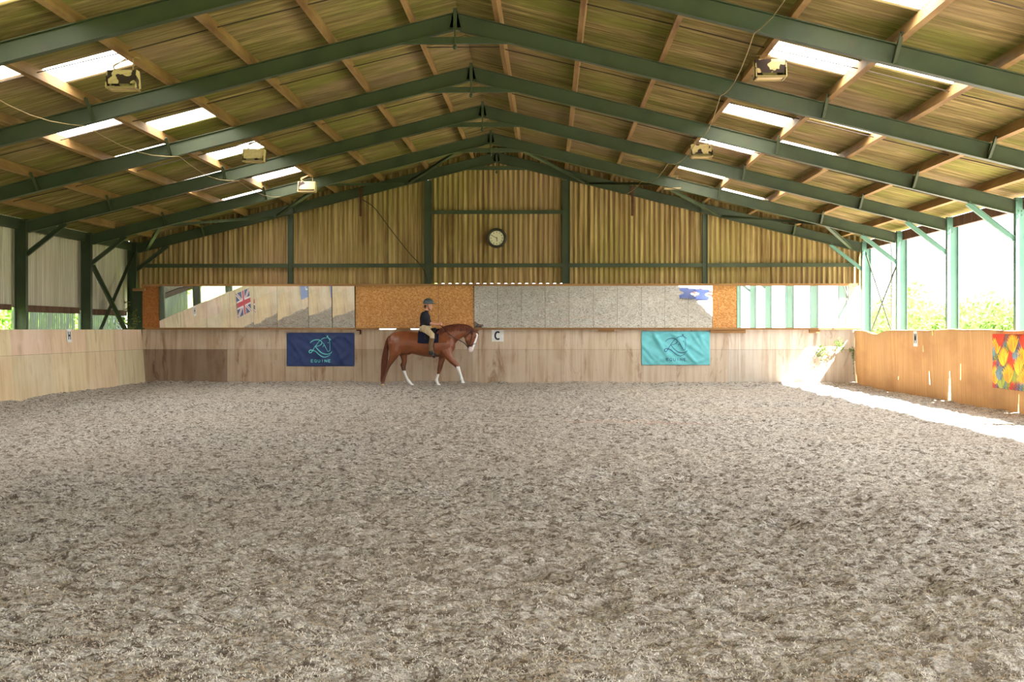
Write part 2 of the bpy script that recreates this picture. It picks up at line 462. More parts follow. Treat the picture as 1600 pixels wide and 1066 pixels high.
g = MB(); g.add([(10.9, -20, -.13), (16.2, -20, -.13), (16.2, 70, -.13), (10.9, 70, -.13), (10.9, -20, -.2), (16.2, -20, -.2), (16.2, 70, -.2), (10.9, 70, -.2)], [(0, 1, 2, 3), (4, 7, 6, 5), (0, 4, 5, 1), (1, 5, 6, 2), (2, 6, 7, 3), (3, 7, 4, 0)])  # unseen track, added to bounce sunlight up onto the open-side roof
obj('path', g, mat('bounce_gravel', lin(200, 196, 188), .9, .1, 0, [(9, 4, .4, .65, lin(176, 171, 162), .7)]), None, 'unseen pale gravel track added outside the open side to bounce light', 'path', None, 'structure')
# --- roof sheets
PITCH, AMP = .146, .026
def zroof(x): return RIDGE + .21 - SL * abs(x)
SKY_L = ([15.85, 20.3, 25.5, 30.0, 34.7], [14.6, 19.2, 24.0, 27.8, 32.7, 37.0])
SKY_R = ([15.65, 20.0, 25.3, 29.5, 34.4], [14.1, 18.9, 23.95, 27.8, 33.5, 37.1])
ROWS = [0, 1.99, 4.61, 5.92, 7.23, 10.95]
Y0, Y1 = -2.4, 40.55
NCORR = int((Y1 - Y0) / PITCH)
def corr_sheet(mb, k0, k1, x0, x1, s, dz=0):
    n = 8; b = len(mb.v); m = (k1 - k0) * n + 1
    for (x, e) in ((x0, .012), (x1, 0)):
        for i in range(m):
            y = Y0 + (k0 + i / n) * PITCH
            a = AMP * math.cos(2 * PI * i / n)
            mb.v.append((s * x, y, zroof(x) + a + e + dz))
    for i in range(m - 1):
        mb.f.append([b + i, b + i + 1, b + m + i + 1, b + m + i]); mb.m.append(0)
for s, skys, nm, side in ((-1, SKY_L, 'ceiling_left', 'clad'), (1, SKY_R, 'ceiling_right', 'open')):
    ROWS[5] = 10.95 if s < 0 else 10.78
    kk = [[int(round((y - Y0) / PITCH)) for y in row] for row in skys]
    mb = MB()
    for r in range(5):
        if r not in (2, 3): corr_sheet(mb, 0, NCORR, ROWS[r], ROWS[r + 1] + .08 * (r < 4), s)
        else:
            e = 0
            for k in kk[r - 2] + [None]:
                corr_sheet(mb, e, k if k is not None else NCORR, ROWS[r], ROWS[r + 1] + .08, s)
                if k is not None: e = k + 7
    if s < 0:   # ridge capping
        mb.add([(-.22, Y0, zroof(.22) + .05), (0, Y0, zroof(0) + .08), (.22, Y0, zroof(.22) + .05), (-.22, Y1, zroof(.22) + .05), (0, Y1, zroof(0) + .08), (.22, Y1, zroof(.22) + .05)], [(0, 1, 4, 3), (1, 2, 5, 4)])
    obj(nm, mb, M['roof'], None, 'mossy corrugated roof slope above the %s side' % side, 'roof', None, 'structure', smooth=True, origin=(0, 0, 5), fixn=False)
    for r in (2, 3):
        for i, k in enumerate(kk[r - 2][::-1]):
            q = MB(); corr_sheet(q, k, k + 7, ROWS[r], ROWS[r + 1] + .08, s)
            obj('skylight_panel', q, M['skylight'], None, 'white skylight sheet, %s row of the %s-side slope, %s from the gable' % ('upper' if r == 2 else 'lower', side, ORD[i]), 'skylight', 'translucent skylight sheets in the roof', smooth=True, fixn=False)

# --- gable cladding (vertical corrugations)
def clad_x(mb, xa, xb, y, zlo, zhi):
    n = 8; m = int(round((xb - xa) / PITCH * n)) + 1; b = len(mb.v)
    for i in range(m):
        x = min(xa + i * PITCH / n, xb); a = AMP * math.cos(2 * PI * x / PITCH)
        mb.v.append((x, y + a, zlo(x))); mb.v.append((x, y + a, zhi(x)))
    for i in range(m - 1):
        mb.f.append([b + 2 * i, b + 2 * i + 2, b + 2 * i + 3, b + 2 * i + 1]); mb.m.append(0)
g = MB()
top = lambda x: zroof(x) + .012
for xa, xb, zb in ((-10.75, -2.0, 2.72), (-2.0, 2.0, 2.888), (2.0, 10.75, 2.72)):
    clad_x(g, xa, xb, 40.36, lambda x, z=zb: z + .02 * math.sin(x * 31), top)
obj('wall_back_gable', g, M['gable'], None, 'stained tan corrugated cladding of the end gable', 'wall', None, 'structure', smooth=True, fixn=False)
g = MB()
clad_x(g, -10.75, 10.75, -2.2, lambda x: 3.7, top)  # unseen near gable, added and sized to keep sky light off the near sand
obj('wall_front_added_gable', g, M['gable'], None, 'unseen corrugated gable behind the viewer, added to dim the near sand', 'wall', None, 'structure', smooth=True, fixn=False)
# --- clad long side
def clad_y(mb, x, ya, yb, z0, z1, jag=0):
    n = 8; m = int(round((yb - ya) / PITCH * n)) + 1; b = len(mb.v)
    for i in range(m):
        y = min(ya + i * PITCH / n, yb); a = AMP * math.cos(2 * PI * y / PITCH)
        mb.v.append((x + a, y, z0 + jag * math.sin(y * 23) * math.sin(y * 5.1))); mb.v.append((x + a, y, z1))
    for i in range(m - 1):
        mb.f.append([b + 2 * i, b + 2 * i + 2, b + 2 * i + 3, b + 2 * i + 1]); mb.m.append(0)
g = MB(); clad_y(g, -10.82, -2, 40.36, 2.06, 4.2, .015)
obj('wall_left_upper', g, M['clad'], None, 'pale corrugated cladding above the long kickboard', 'wall', None, 'structure', smooth=True, fixn=False)

# --- kickboard walls: boards with open joints
def boards(mb, P, joints_up, joints_lo, seam, top, tints_up, tints_lo, bottom=-.12, th=.02, gap=.006):
    """P(u, z, t) -> world point; u along the wall, t thickness outward"""
    for js, zl, zh, tn in ((joints_up, seam + gap / 2, top, tints_up), (joints_lo, bottom, seam - gap / 2, tints_lo)):
        for i in range(len(js) - 1):
            u0, u1 = js[i] + gap / 2, js[i + 1] - gap / 2
            o = random.uniform(0, .006)
            vs = [P(u, z, t + o) for u in (u0, u1) for t in (0, th) for z in (zl, zh)]
            mb.add(vs, [(0, 1, 3, 2), (4, 6, 7, 5), (0, 4, 5, 1), (2, 3, 7, 6), (0, 2, 6, 4), (1, 5, 7, 3)])
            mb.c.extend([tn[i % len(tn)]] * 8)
        for u in (js[0], js[-1]): pass
        for u in js[1:-1]:      # cover strip behind each joint
            vs = [P(u + e, z, t) for e in (-.05, .05) for t in (th + .012, th + .03) for z in (zl, zh)]
            mb.add(vs, [(0, 1, 3, 2), (4, 6, 7, 5), (0, 4, 5, 1), (2, 3, 7, 6), (0, 2, 6, 4), (1, 5, 7, 3)]); mb.c.extend([(.25, .22, .2, 1)] * 8)
    vs = [P(u, z, t) for u in (joints_up[0], joints_up[-1]) for t in (th + .012, th + .03) for z in (seam - .06, seam + .06)]
    mb.add(vs, [(0, 1, 3, 2), (4, 6, 7, 5), (0, 4, 5, 1), (2, 3, 7, 6), (0, 2, 6, 4), (1, 5, 7, 3)]); mb.c.extend([(.25, .22, .2, 1)] * 8)
def tt(r, g, b): return (r, g, b, 1)
XL0, XL1 = -10.08, -10.2
def PL(u, z, t):
    f = z / 1.56
    return (XL0 + (XL1 - XL0) * f - t, u, z)
g = MB(); g.c = []
ju = [YB - .02 - k * 2.44 for k in range(17)][::-1]
tl = [tt(*(random.uniform(.98, 1.12) * k for k in (1, .985, .95))) for _ in range(17)]
tl2 = [tt(*(random.uniform(.94, 1.08) * k for k in (1, .975, .93))) for _ in range(17)]
boards(g, PL, ju, ju, .99, 1.56, tl, tl2)
obj('wall_left', g, M['ply'], None, 'pale plywood kickboard along the clad long side', 'kickboard', None, 'structure')
def PB(u, z, t): return (u, YB + t, z)
seams = [xat(p, YB) for p in (222, 355, 485, 614, 738, 877, 1005, 1138, 1272, 1339)]
g = MB(); g.c = []
up = [tt(.68, .62, .56), tt(.72, .66, .6), tt(.72, .66, .6), tt(.74, .68, .62), tt(.78, .73, .68), tt(.8, .77, .74), tt(.82, .8, .78), tt(.86, .9, .96), tt(.84, .88, .96)]  # board tones; towards the open side its hazy daylight wash is painted in
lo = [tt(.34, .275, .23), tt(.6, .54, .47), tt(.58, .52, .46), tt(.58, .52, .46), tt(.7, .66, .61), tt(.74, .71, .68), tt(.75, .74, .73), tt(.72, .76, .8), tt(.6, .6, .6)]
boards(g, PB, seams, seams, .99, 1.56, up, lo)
t = NT('stained_plywood')
c = t.mix(t.rng(t.noise((7, 7, .5), 5), .42, .66, 0, .75), lin(222, 206, 186), lin(190, 164, 138))
c = t.mix(t.rng(t.noise((.7, .7, .9), 4, loc=(3, 1, 5)), .48, .68, 0, .6), c, lin(232, 222, 208))
c = t.mix(t.rng(t.noise((2.6, 2.6, .7), 6, .7, .8, loc=(1, 4, 2)), .56, .68, 0, .7), c, lin(150, 112, 84))
c = t.mix(t.rng(t.noise((22, 22, .35), 3, .6), .6, .7, 0, .5), c, lin(142, 112, 88))
va = t.n('ShaderNodeVertexColor', layer_name='tint')
M['ply_back'] = t.done(t.bsdf(t.mix(1, c, va.outputs[0], 'MULTIPLY'), .85, .12, 0, t.noise((30, 30, 4), 4), .15))
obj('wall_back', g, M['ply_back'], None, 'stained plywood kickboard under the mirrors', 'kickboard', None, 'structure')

# --- ribbed matting along the open side, torn in places
XR = 10.22
def mat_top(y):
    t = 1.545 + .012 * math.sin(y * .9) + .008 * math.sin(y * 2.3)
    t -= .12 * math.exp(-((y - 37.4) / 1.25) ** 2)
    return t
TEARS = [(yat(1404, XR), .30, .41, .05, 0), (yat(1454, XR), .30, .62, .05, .3), (yat(1483, XR), .0, .72, .24, 1), (yat(1502, XR), .48, .84, .06, .4),
         (yat(1460, XR), 1.40, 1.54, .05, 0), (yat(1444, XR), 1.05, 1.2, .03, .5), (26.02, .0, .36, .05, .6), (39.62, .02, .3, .03, 0)]
g = MB()
ys = np.arange(12.0, YB + .001, .025); zs = np.linspace(-.1, 1, 56)
idx = {}
for i, y in enumerate(ys):
    for j, f in enumerate(zs):
        z = f * mat_top(y) if f >= 0 else f
        bulge = .03 * math.sin(y * 1.7) * max(0, z) + .015 * math.sin(y * 5 + z * 2)
        idx[i, j] = len(g.v); g.v.append((XR + bulge - .01 * z, y, z))
    for j, (dx, dz) in enumerate(((.05, .012), (.13, -.01))):
        v = g.v[idx[i, 55]]; idx[i, 56 + j] = len(g.v); g.v.append((v[0] + dx, y, v[2] + dz))
for i in range(len(ys) - 1):
    for j in range(57):
        y, z = (ys[i] + ys[i + 1]) / 2, g.v[idx[i, j]][2] + .014
        cut = False
        if j < 55:
            for (ty, z0, z1, wd, tri) in TEARS:
                if z0 <= z <= z1:
                    hw = wd / 2 * (1 - tri * (z - z0) / (z1 - z0))
                    if abs(y - ty) < hw: cut = True
        if not cut:
            g.f.append([idx[i, j], idx[i + 1, j], idx[i + 1, j + 1], idx[i, j + 1]]); g.m.append(0)
o = obj('wall_right', g, M['matting'], None, 'brown ribbed matting wall along the open side, torn in places', 'wall', None, 'structure', smooth=True)
sm = o.modifiers.new('t', 'SOLIDIFY'); sm.thickness = .008

# ------------------------------------------------------------------ steel frame
def portal(Y):
    root = thing('portal_frame', (0, Y, 0), 'x', 'steel frame', 'green steel portal frames across the arena')
    yc = Y + .075
    for s in (-1, 1):
        st = M['steel'] if s < 0 else M['steel_daylit']
        m = MB(); m.ibeam((s * 10.58, yc, -.12), (s * 10.58, yc, 4.08), (1, 0, 0), .26, .15)
        m.box(s * 10.45 - .0, s * 10.71, Y + .01, Y + .14, 4.06, 4.09)
        for dz in (.12, .2):
            for dx in (.08, .14): m.box(s * (10.45 + dx) - .012, s * (10.45 + dx) + .012, Y + .055, Y + .072, 3.62 + dz, 3.644 + dz)
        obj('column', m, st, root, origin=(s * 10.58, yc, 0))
        m = MB(); n = V((s * SL, 0, 1)).normalized(); off = n * -.135
        m.ibeam(V((0, yc, RIDGE)) + off - V((s * .033, 0, -.008)), V((s * 10.48, yc, RIDGE - SL * 10.48)) + off, n, .27, .15)
        for X in (5.92, 8.54):      # web stiffener plates
            c = V((s * X, Y + .04, RIDGE - SL * X)) + off
            m.prism([(-.006, -.125), (.006, -.125), (.006, .125), (-.006, .125)], c - V((0, .03, 0)), c + V((0, .03, 0)), V((1, 0, -s * SL)).normalized(), n)
        obj('rafter', m, M['steel'], root)
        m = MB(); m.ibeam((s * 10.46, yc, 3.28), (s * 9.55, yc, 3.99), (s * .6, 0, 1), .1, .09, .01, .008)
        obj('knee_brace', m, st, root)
        for X in (5.92, 8.54):
            m = MB(); b = V((s * X, Y - .01, RIDGE - SL * X)) - n * .25
            m.bar(b, b + V((0, -.38, .30)), .05, .012, (1, 0, 0))
            m.bar(b + V((.02, 0, 0)), b + V((.02, -.38, .30)), .012, .05, (1, 0, 0))
            obj('fly_brace', m, M['steel'], root)
    m = MB(); zc = 6.16
    m.prism([(-.95, 0), (.95, 0), (.6, .105), (-.6, .105)], (0, Y + .03, zc), (0, Y + .12, zc), (1, 0, 0), (0, 0, 1))
    obj('collar_tie', m, M['steel'], root)
    m = MB(); m.box(-.028, .028, Y - .012, Y + .16, 6.39, 6.72)
    m.tube([(0, Y - .01, 6.45), (0, Y - .01, 6.12)], .016); m.ellipsoid((0, Y - .01, 6.09), (.035, .035, .045), 10, 6)
    obj('apex_hanger', m, M['steel'], root)
    return root
pr = portal(PORT[-1])
pl = ['green steel portal frame standing against the clock gable']
pl += ['green steel portal frame, %s out from the clock gable' % o for o in ('first', 'second', 'third', 'fourth', 'fifth, nearest overhead', 'sixth, seen only in the mirrors')]
for i, Y in enumerate(PORT[::-1]):
    o = pr if i == 0 else copy_tree(pr)
    o.location = (0, Y, 0); o['label'] = pl[i]

# purlins
PX = [.68 + 1.31 * k for k in range(8)]
for s, side in ((-1, 'clad'), (1, 'open')):
    n = V((s * SL, 0, 1)).normalized(); sd = V((1, 0, -s * SL)).normalized()
    for k, X in enumerate(PX):
        m = MB(); b = V((s * X, 0, RIDGE - SL * X)) + n * .003
        for j in range(len(PORT)):   # lengths butt over each frame
            ya = 11 if j == 0 else PORT[j - 1] + .077; yb = PORT[j] + .073 if j < len(PORT) - 1 else 40.3
            m.prism([(-.04, 0), (.04, 0), (.04, .175), (-.04, .175)], b + V((0, ya, 0)), b + V((0, yb, 0)), sd, n)
        obj('roof_purlin', m, M['timber'], None, 'brown timber purlin on the %s-side roof slope, %s down from the ridge' % (side, ORD[k]), 'roof beam', 'timber roof purlins', origin=(s * X, 26, RIDGE - SL * X))
    m = MB(); m.box(s * 10.36 - .05, s * 10.36 + .05, 11, 40.3, 4.05, 4.22)
    m = MB(); x = s * 10.62
    for j in range(1, len(PORT)): m.box(x - .045, x + .045, PORT[j - 1] + .16, PORT[j] - .01, 3.86, 4.09)
    obj('eaves_beam', m, M['steel'] if s < 0 else M['darkwood'], None, 'long eaves beam above the %s long side' % side, 'roof beam')
    # sag rods in the middle of the bays
    for j, Y in enumerate((33.7, 29.2, 24.6, 20.0, 15.4)):
        m = MB(); pts = []
        for X in [PX[0]] + PX[1:]:
            pts.append((s * X, Y + .05 * math.sin(X * 3), RIDGE - SL * X + .07 + .03 * math.sin(X * 5 + j)))
        m.tube(pts, .009, 5)
        if s > 0: m.tube([(-PX[0], Y, RIDGE - SL * PX[0] + .07), (PX[0], Y, RIDGE - SL * PX[0] + .07)], .009, 5)
        obj('tie_rod', m, M['wire'], None, 'thin dark tie rod across the %s-side purlins, %s bay from the gable' % (side, ORD[j + 1]), 'tie rod', 'tie rods between the purlins')
    # zigzag wind bracing in the last bay
    nodes = [(.8, 36.17), (2.6, 39.98), (4.4, 36.17), (6.4, 39.98), (8.6, 36.17), (10.2, 39.98)]
    for a in range(5):
        (xa, ya), (xb, yb) = nodes[a], nodes[a + 1]
        xa, xb = xa + .07, xb - .07
        m = MB(); m.ibeam((s * xa, ya, RIDGE - SL * xa - .235), (s * xb, yb, RIDGE - SL * xb - .235), (0, 0, 1), .07, .09, .01, .01)
        obj('wind_brace', m, M['steel'], None, 'green diagonal roof brace by the gable on the %s side, %s from the ridge' % (side, ORD[a]), 'brace', 'diagonal wind braces in the last roof bay')

# gable posts, rails, hanging brackets
for X, nm in ((-6.0, 'second from the clad side'), (-2.0, 'beside the clock towards the clad side'), (2.0, 'beside the clock towards the open side'), (6.0, 'nearest the open side')):
    if nm.startswith('second'): nm = 'nearest the clad side'
    big = abs(X) < 3
    m = MB(); m.ibeam((X, 40.24, -.16), (X, 40.24, RIDGE - SL * abs(X) - .28), (1, 0, 0), .22 if big else .15, .12)
    obj('gable_post', m, M['steel'], None, 'green steel gable post %s' % nm, 'post', 'steel posts of the gable')
xs = [-10.4, -6.0, -2.0, 2.0, 6.0, 10.4]
ln = ['by the clad side', 'between first and second gable posts', 'under the clock', 'between third and fourth gable posts', 'by the open side']
for i in range(5):
    a = xs[i] + (.11 if abs(xs[i]) < 3 else .075); b = xs[i + 1] - (.11 if abs(xs[i + 1]) < 3 else .075)
    m = MB(); m.box(a, b, 40.20, 40.212, 3.36, 3.47); m.box(a, b, 40.212, 40.31, 3.458, 3.47)
    obj('gable_rail', m, M['steel'], None, 'green sheeting rail low on the gable %s' % ln[i], 'rail', 'sheeting rails of the gable')
m = MB(); m.box(-1.89, 1.89, 40.20, 40.212, 4.90, 5.01); m.box(-1.89, 1.89, 40.212, 40.31, 4.998, 5.01)
obj('gable_rail', m, M['steel'], None, 'green sheeting rail above the clock', 'rail', 'sheeting rails of the gable')
for X, l in ((xat(563, 39.9), 'clad'), (xat(988, 39.9), 'open')):
    m = MB(); m.box(X - .035, X + .035, 39.93, 39.97, 4.82, RIDGE - SL * abs(X) - .05); m.box(X - .05, X + .05, 39.92, 39.98, RIDGE - SL * abs(X) - .16, RIDGE - SL * abs(X) - .04)
    obj('hanging_bracket', m, M['rust'], None, 'rusty strip hanging from the gable rafter on the %s side of the clock' % l, 'bracket')

# cross bracing of the end bay on both long sides
for s, side in ((-1, 'clad'), (1, 'open')):
    wdt = .1 if s < 0 else .07
    st = M['steel']
    x = s * 10.47
    for k, (za, zb) in enumerate(((3.2, .9), (.9, 3.75))):
        m = MB(); m.bar((x + k * s * .075, 36.16, za), (x + k * s * .075, 39.99, zb), wdt, .012, (1, 0, 0))
        if s < 0: m.bar((x + .045 + k * s * .075, 36.16, za + .05), (x + .045 + k * s * .075, 39.99, zb + .05), .012, .09, (1, 0, 0))
        obj('cross_brace', m, st, None, 'diagonal cross brace of the end bay on the %s side, %s the gable' % (side, 'falling towards' if k == 0 else 'rising towards'), 'brace', 'cross braces in the end bay')

# clear sheets and rail under the cladding of the long side
m = MB(); m.box(-10.76, -10.70, 12, 31.3, 2.0, 2.13); m.box(-10.76, -10.70, 31.7, 35.9, 1.97, 2.13); m.box(-10.76, -10.70, 36.2, 39.95, 1.95, 2.11)
obj('cladding_rail', m, M['darkwood'], None, 'dark timber rail along the foot of the pale cladding', 'rail')
for ya, yb, l in ((31.75, 35.95, 'next to the braced bay'), (36.2, 40.2, 'behind the crossed braces')):
    m = MB(); clad_y(m, -10.86, ya, yb, 1.2, 2.05)
    obj('plastic_sheet', m, M['clear'], None, 'cloudy clear corrugated sheet %s' % l, 'plastic sheet', 'clear sheets under the cladding', smooth=True, fixn=False)
# downpipe outside the open side
m = MB(); m.tube([(10.98, 38.6, 0), (10.98, 38.6, 3.7), (10.95, 38.6, 3.95)], .06, 12)
obj('downpipe', m, M['grey_plastic'], None, 'grey rainwater downpipe outside beside the crossed flats', 'pipe')

# ------------------------------------------------------------------ mirrors, strand board and rails on the end wall
YM = 39.60
ZM0, ZM1 = 1.598, 2.80
def panel(name, pa, pb, matl, label, cat, group, y=YM, tilt=0, yaw=0, z0=ZM0, z1=ZM1, th=.012):
    xa, xb = xat(pa, y), xat(pb, y); xc = (xa + xb) / 2; hw = (xb - xa) / 2
    m = MB(); m.box(-hw + .0025, hw - .0025, 0, th, 0, z1 - z0)
    R = Matrix.Rotation(yaw, 3, 'Z') @ Matrix.Rotation(tilt, 3, 'X')
    m.v = [tuple(R @ V(v) + V((xc, y, z0))) for v in m.v]
    return obj(name, m, matl, None, label, cat, group)
def mirrors(seams, run, tilt, yaw, jitter):
    for i in range(len(seams) - 1):
        panel('mirror', seams[i], seams[i + 1], M['mirror'], 'mirror panel of the %s run, %s from the clad side' % (run, ORD[i]), 'mirror', 'arena mirrors of the %s run' % run,
              tilt=tilt + random.uniform(-jitter, jitter), yaw=(yaw[i] if isinstance(yaw, list) else yaw) + random.uniform(-jitter, jitter))
TILT = math.radians(3.55)
mirrors([249.5, 282.7, 323.4, 359.3, 396.9, 433.6, 482.2, 518.9, 555], 'wall-reflecting', TILT, [0, 0, 0, 0, -.004, -.026, -.06, -.09], .002)
mirrors([741, 777.6, 815, 851.8, 889, 927, 964.5, 1002, 1038.7, 1075, 1113], 'sand-reflecting', TILT, 0, .0015)
mirrors([1151.5, 1183, 1230, 1278, 1325], 'daylight-reflecting', math.radians(-.1), .003, .0015)
for pa, pb, mm, l in ((222.5, 249, 'osb_dark', 'narrow brown strand board in the corner by the clad side'), (555.5, 685, 'osb', 'wide orange strand board behind the rider'), (685.3, 740.5, 'osb', 'orange strand board above the horse neck'),
                      (1113.5, 1151, 'osb', 'narrow orange strand board above the teal banner edge'), (1325.5, 1345, 'osb_pale', 'pale strand board in the corner by the open side')):
    panel('strand_board', pa, pb, M[mm], l, 'board', 'strand boards between the mirrors', y=YM + .0, z0=1.60, th=.018)
m = MB(); m.box(xat(224, 39.64), xat(592, 39.64), 39.635, 39.65, 1.6, 2.81); m.box(xat(676, 39.64), xat(1340, 39.64), 39.635, 39.65, 1.6, 2.81); m.box(xat(592, 39.64), xat(676, 39.64), 39.635, 39.65, 1.586, 2.81)
obj('backing_board', m, M['darkwood'], None, 'dark board behind the mirror joints', 'board', kind='structure')
m = MB(); m.box(-10.5, -10.12, 39.72, 39.8, -.1, 2.75)
obj('corner_post', m, M['steel'], None, 'dark post in the corner beside the brown strand board', 'post')
# strips of timber
def xbox(name, pa, pb, y0, y1, z0, z1, mm, label, cat, group=None):
    m = MB(); m.box(xat(pa, y0), xat(pb, y0), y0, y1, z0, z1)
    return obj(name, m, M[mm], None, label, cat, group)
xbox('timber_rail', 221, 1341, 39.50, 39.66, 2.798, 2.86, 'rail_wood', 'long thin timber rail along the top of the mirrors', 'rail')
xbox('timber_ledge', 226, 592, 39.56, 39.74, 1.557, 1.606, 'rail_wood', 'timber ledge under the wall-reflecting mirrors', 'ledge', 'timber ledge lengths')
xbox('timber_ledge', 619, 641, 39.56, 39.74, 1.557, 1.606, 'rail_wood', 'short timber ledge piece behind the horse rump', 'ledge', 'timber ledge lengths')
xbox('timber_ledge', 676, 1336, 39.56, 39.74, 1.557, 1.606, 'rail_wood', 'timber ledge from the rider to the open side', 'ledge', 'timber ledge lengths')
xbox('timber_block', 935, 960, 39.58, 39.698, 1.505, 1.56, 'rail_wood', 'small timber block under the ledge between letter and teal banner', 'block', 'timber blocks under the ledge')
xbox('timber_block', 1110, 1165, 39.58, 39.698, 1.46, 1.56, 'rail_wood', 'long timber block under the ledge beside the teal banner', 'block', 'timber blocks under the ledge')
xbox('timber_block', 1265, 1281, 39.58, 39.698, 1.46, 1.56, 'rail_wood', 'timber block under the ledge near the weeds', 'block', 'timber blocks under the ledge')
m = MB(); a = xat(563, 39.65); m.box(a - .12, a + .02, 39.64, 39.698, 1.52, 1.56); m.box(a - .02, a + .02, 39.64, 39.698, 1.42, 1.52)
obj('shelf_bracket', m, M['rust'], None, 'dark angle bracket beside the navy banner', 'bracket')
xbox('timber_offcut', 207, 226, 39.40, 39.52, 2.66, 2.74, 'rail_wood', 'timber offcut sticking out of the corner beside the brown board', 'timber')

# ------------------------------------------------------------------ strokes, lettering, banners
def stroke(mb, pts, wd, P, mi=0, th=.004):
    """ribbon along 2d points; P(u,v,h) gives world; wd width or list"""
    n = len(pts); b = len(mb.v)
    for i, (u, v) in enumerate(pts):
        a = pts[max(i - 1, 0)]; c = pts[min(i + 1, n - 1)]
        dx, dy = c[0] - a[0], c[1] - a[1]; L = math.hypot(dx, dy) or 1
        w_ = (wd[i] if isinstance(wd, (list, tuple)) else wd) / 2
        ox, oy = -dy / L * w_, dx / L * w_
        for (qu, qv, h) in ((u + ox, v + oy, th), (u - ox, v - oy, th), (u - ox, v - oy, 0), (u + ox, v + oy, 0)):
            mb.v.append(tuple(P(qu, qv, h)))
    for i in range(n - 1):
        for k in range(4):
            k2 = (k + 1) % 4
            mb.f.append([b + 4 * i + k, b + 4 * i + k2, b + 4 * i + 4 + k2, b + 4 * i + 4 + k]); mb.m.append(mi)
    for e, r in ((b, 1), (b + 4 * (n - 1), 0)):
        q = [e, e + 1, e + 2, e + 3]
        mb.f.append(q[::-1] if r else q); mb.m.append(mi)
def smooth_path(p, k=5):
    out = []
    for i in range(len(p) - 1):
        p0, p1, p2, p3 = p[max(i - 1, 0)], p[i], p[i + 1], p[min(i + 2, len(p) - 1)]
        for j in range(k):
            t = j / k
            out.append(tuple(.5 * (2 * p1[d] + (p2[d] - p0[d]) * t + (2 * p0[d] - 5 * p1[d] + 4 * p2[d] - p3[d]) * t * t + (3 * p1[d] - p0[d] - 3 * p2[d] + p3[d]) * t ** 3) for d in range(len(p[0]))))
    out.append(tuple(p[-1])); return out
GLY = {'E': [[(1, 0), (0, 0), (0, 1), (1, 1)], [(0, .5), (.8, .5)]],
       'Q': [[(.5 + .5 * math.sin(a), .5 + .5 * math.cos(a)) for a in np.linspace(0, 2 * PI, 17)], [(.6, .3), (1, -.08)]],
       'U': [[(0, 1), (0, .35), (.15, .08), (.5, 0), (.85, .08), (1, .35), (1, 1)]],
       'I': [[(.5, 0), (.5, 1)]],
       'N': [[(0, 0), (0, 1)], [(0, 1), (1, 0)], [(1, 0), (1, 1)]],
       'H': [[(0, 0), (0, 1)], [(1, 0), (1, 1)], [(0, .5), (1, .5)]],
       'M': [[(0, 0), (0, 1)], [(0, 1), (.5, .35)], [(.5, .35), (1, 1)], [(1, 1), (1, 0)]],
       'C': [[(.5 + .5 * math.sin(a), .5 + .5 * math.cos(a)) for a in np.linspace(PI * .78, PI * 2.22, 22)]]}
LOGO = [([(628, 360), (642, 338), (685, 310), (745, 298), (800, 308), (836, 342), (826, 376), (785, 404), (728, 416)], 13),
        ([(800, 310), (758, 362), (708, 432), (668, 498), (642, 530), (616, 526), (611, 500), (636, 481), (672, 488), (722, 503), (782, 556), (840, 597), (892, 608), (942, 592), (982, 566)], 13),
        ([(726, 420), (770, 474), (830, 528), (890, 553), (950, 554), (998, 532), (1012, 508)], 14),
        ([(818, 300), (850, 276), (890, 264), (926, 268)], 12), ([(926, 268), (933, 226), (950, 264)], 11), ([(940, 258), (970, 280), (1002, 302)], 12),
        ([(972, 300), (979, 350), (979, 420), (976, 488), (948, 506), (926, 490)], 9), ([(856, 350), (882, 392), (906, 440), (932, 490)], 9), ([(856, 432), (862, 402), (888, 406)], 8), ([(938, 344), (964, 358)], 10)]
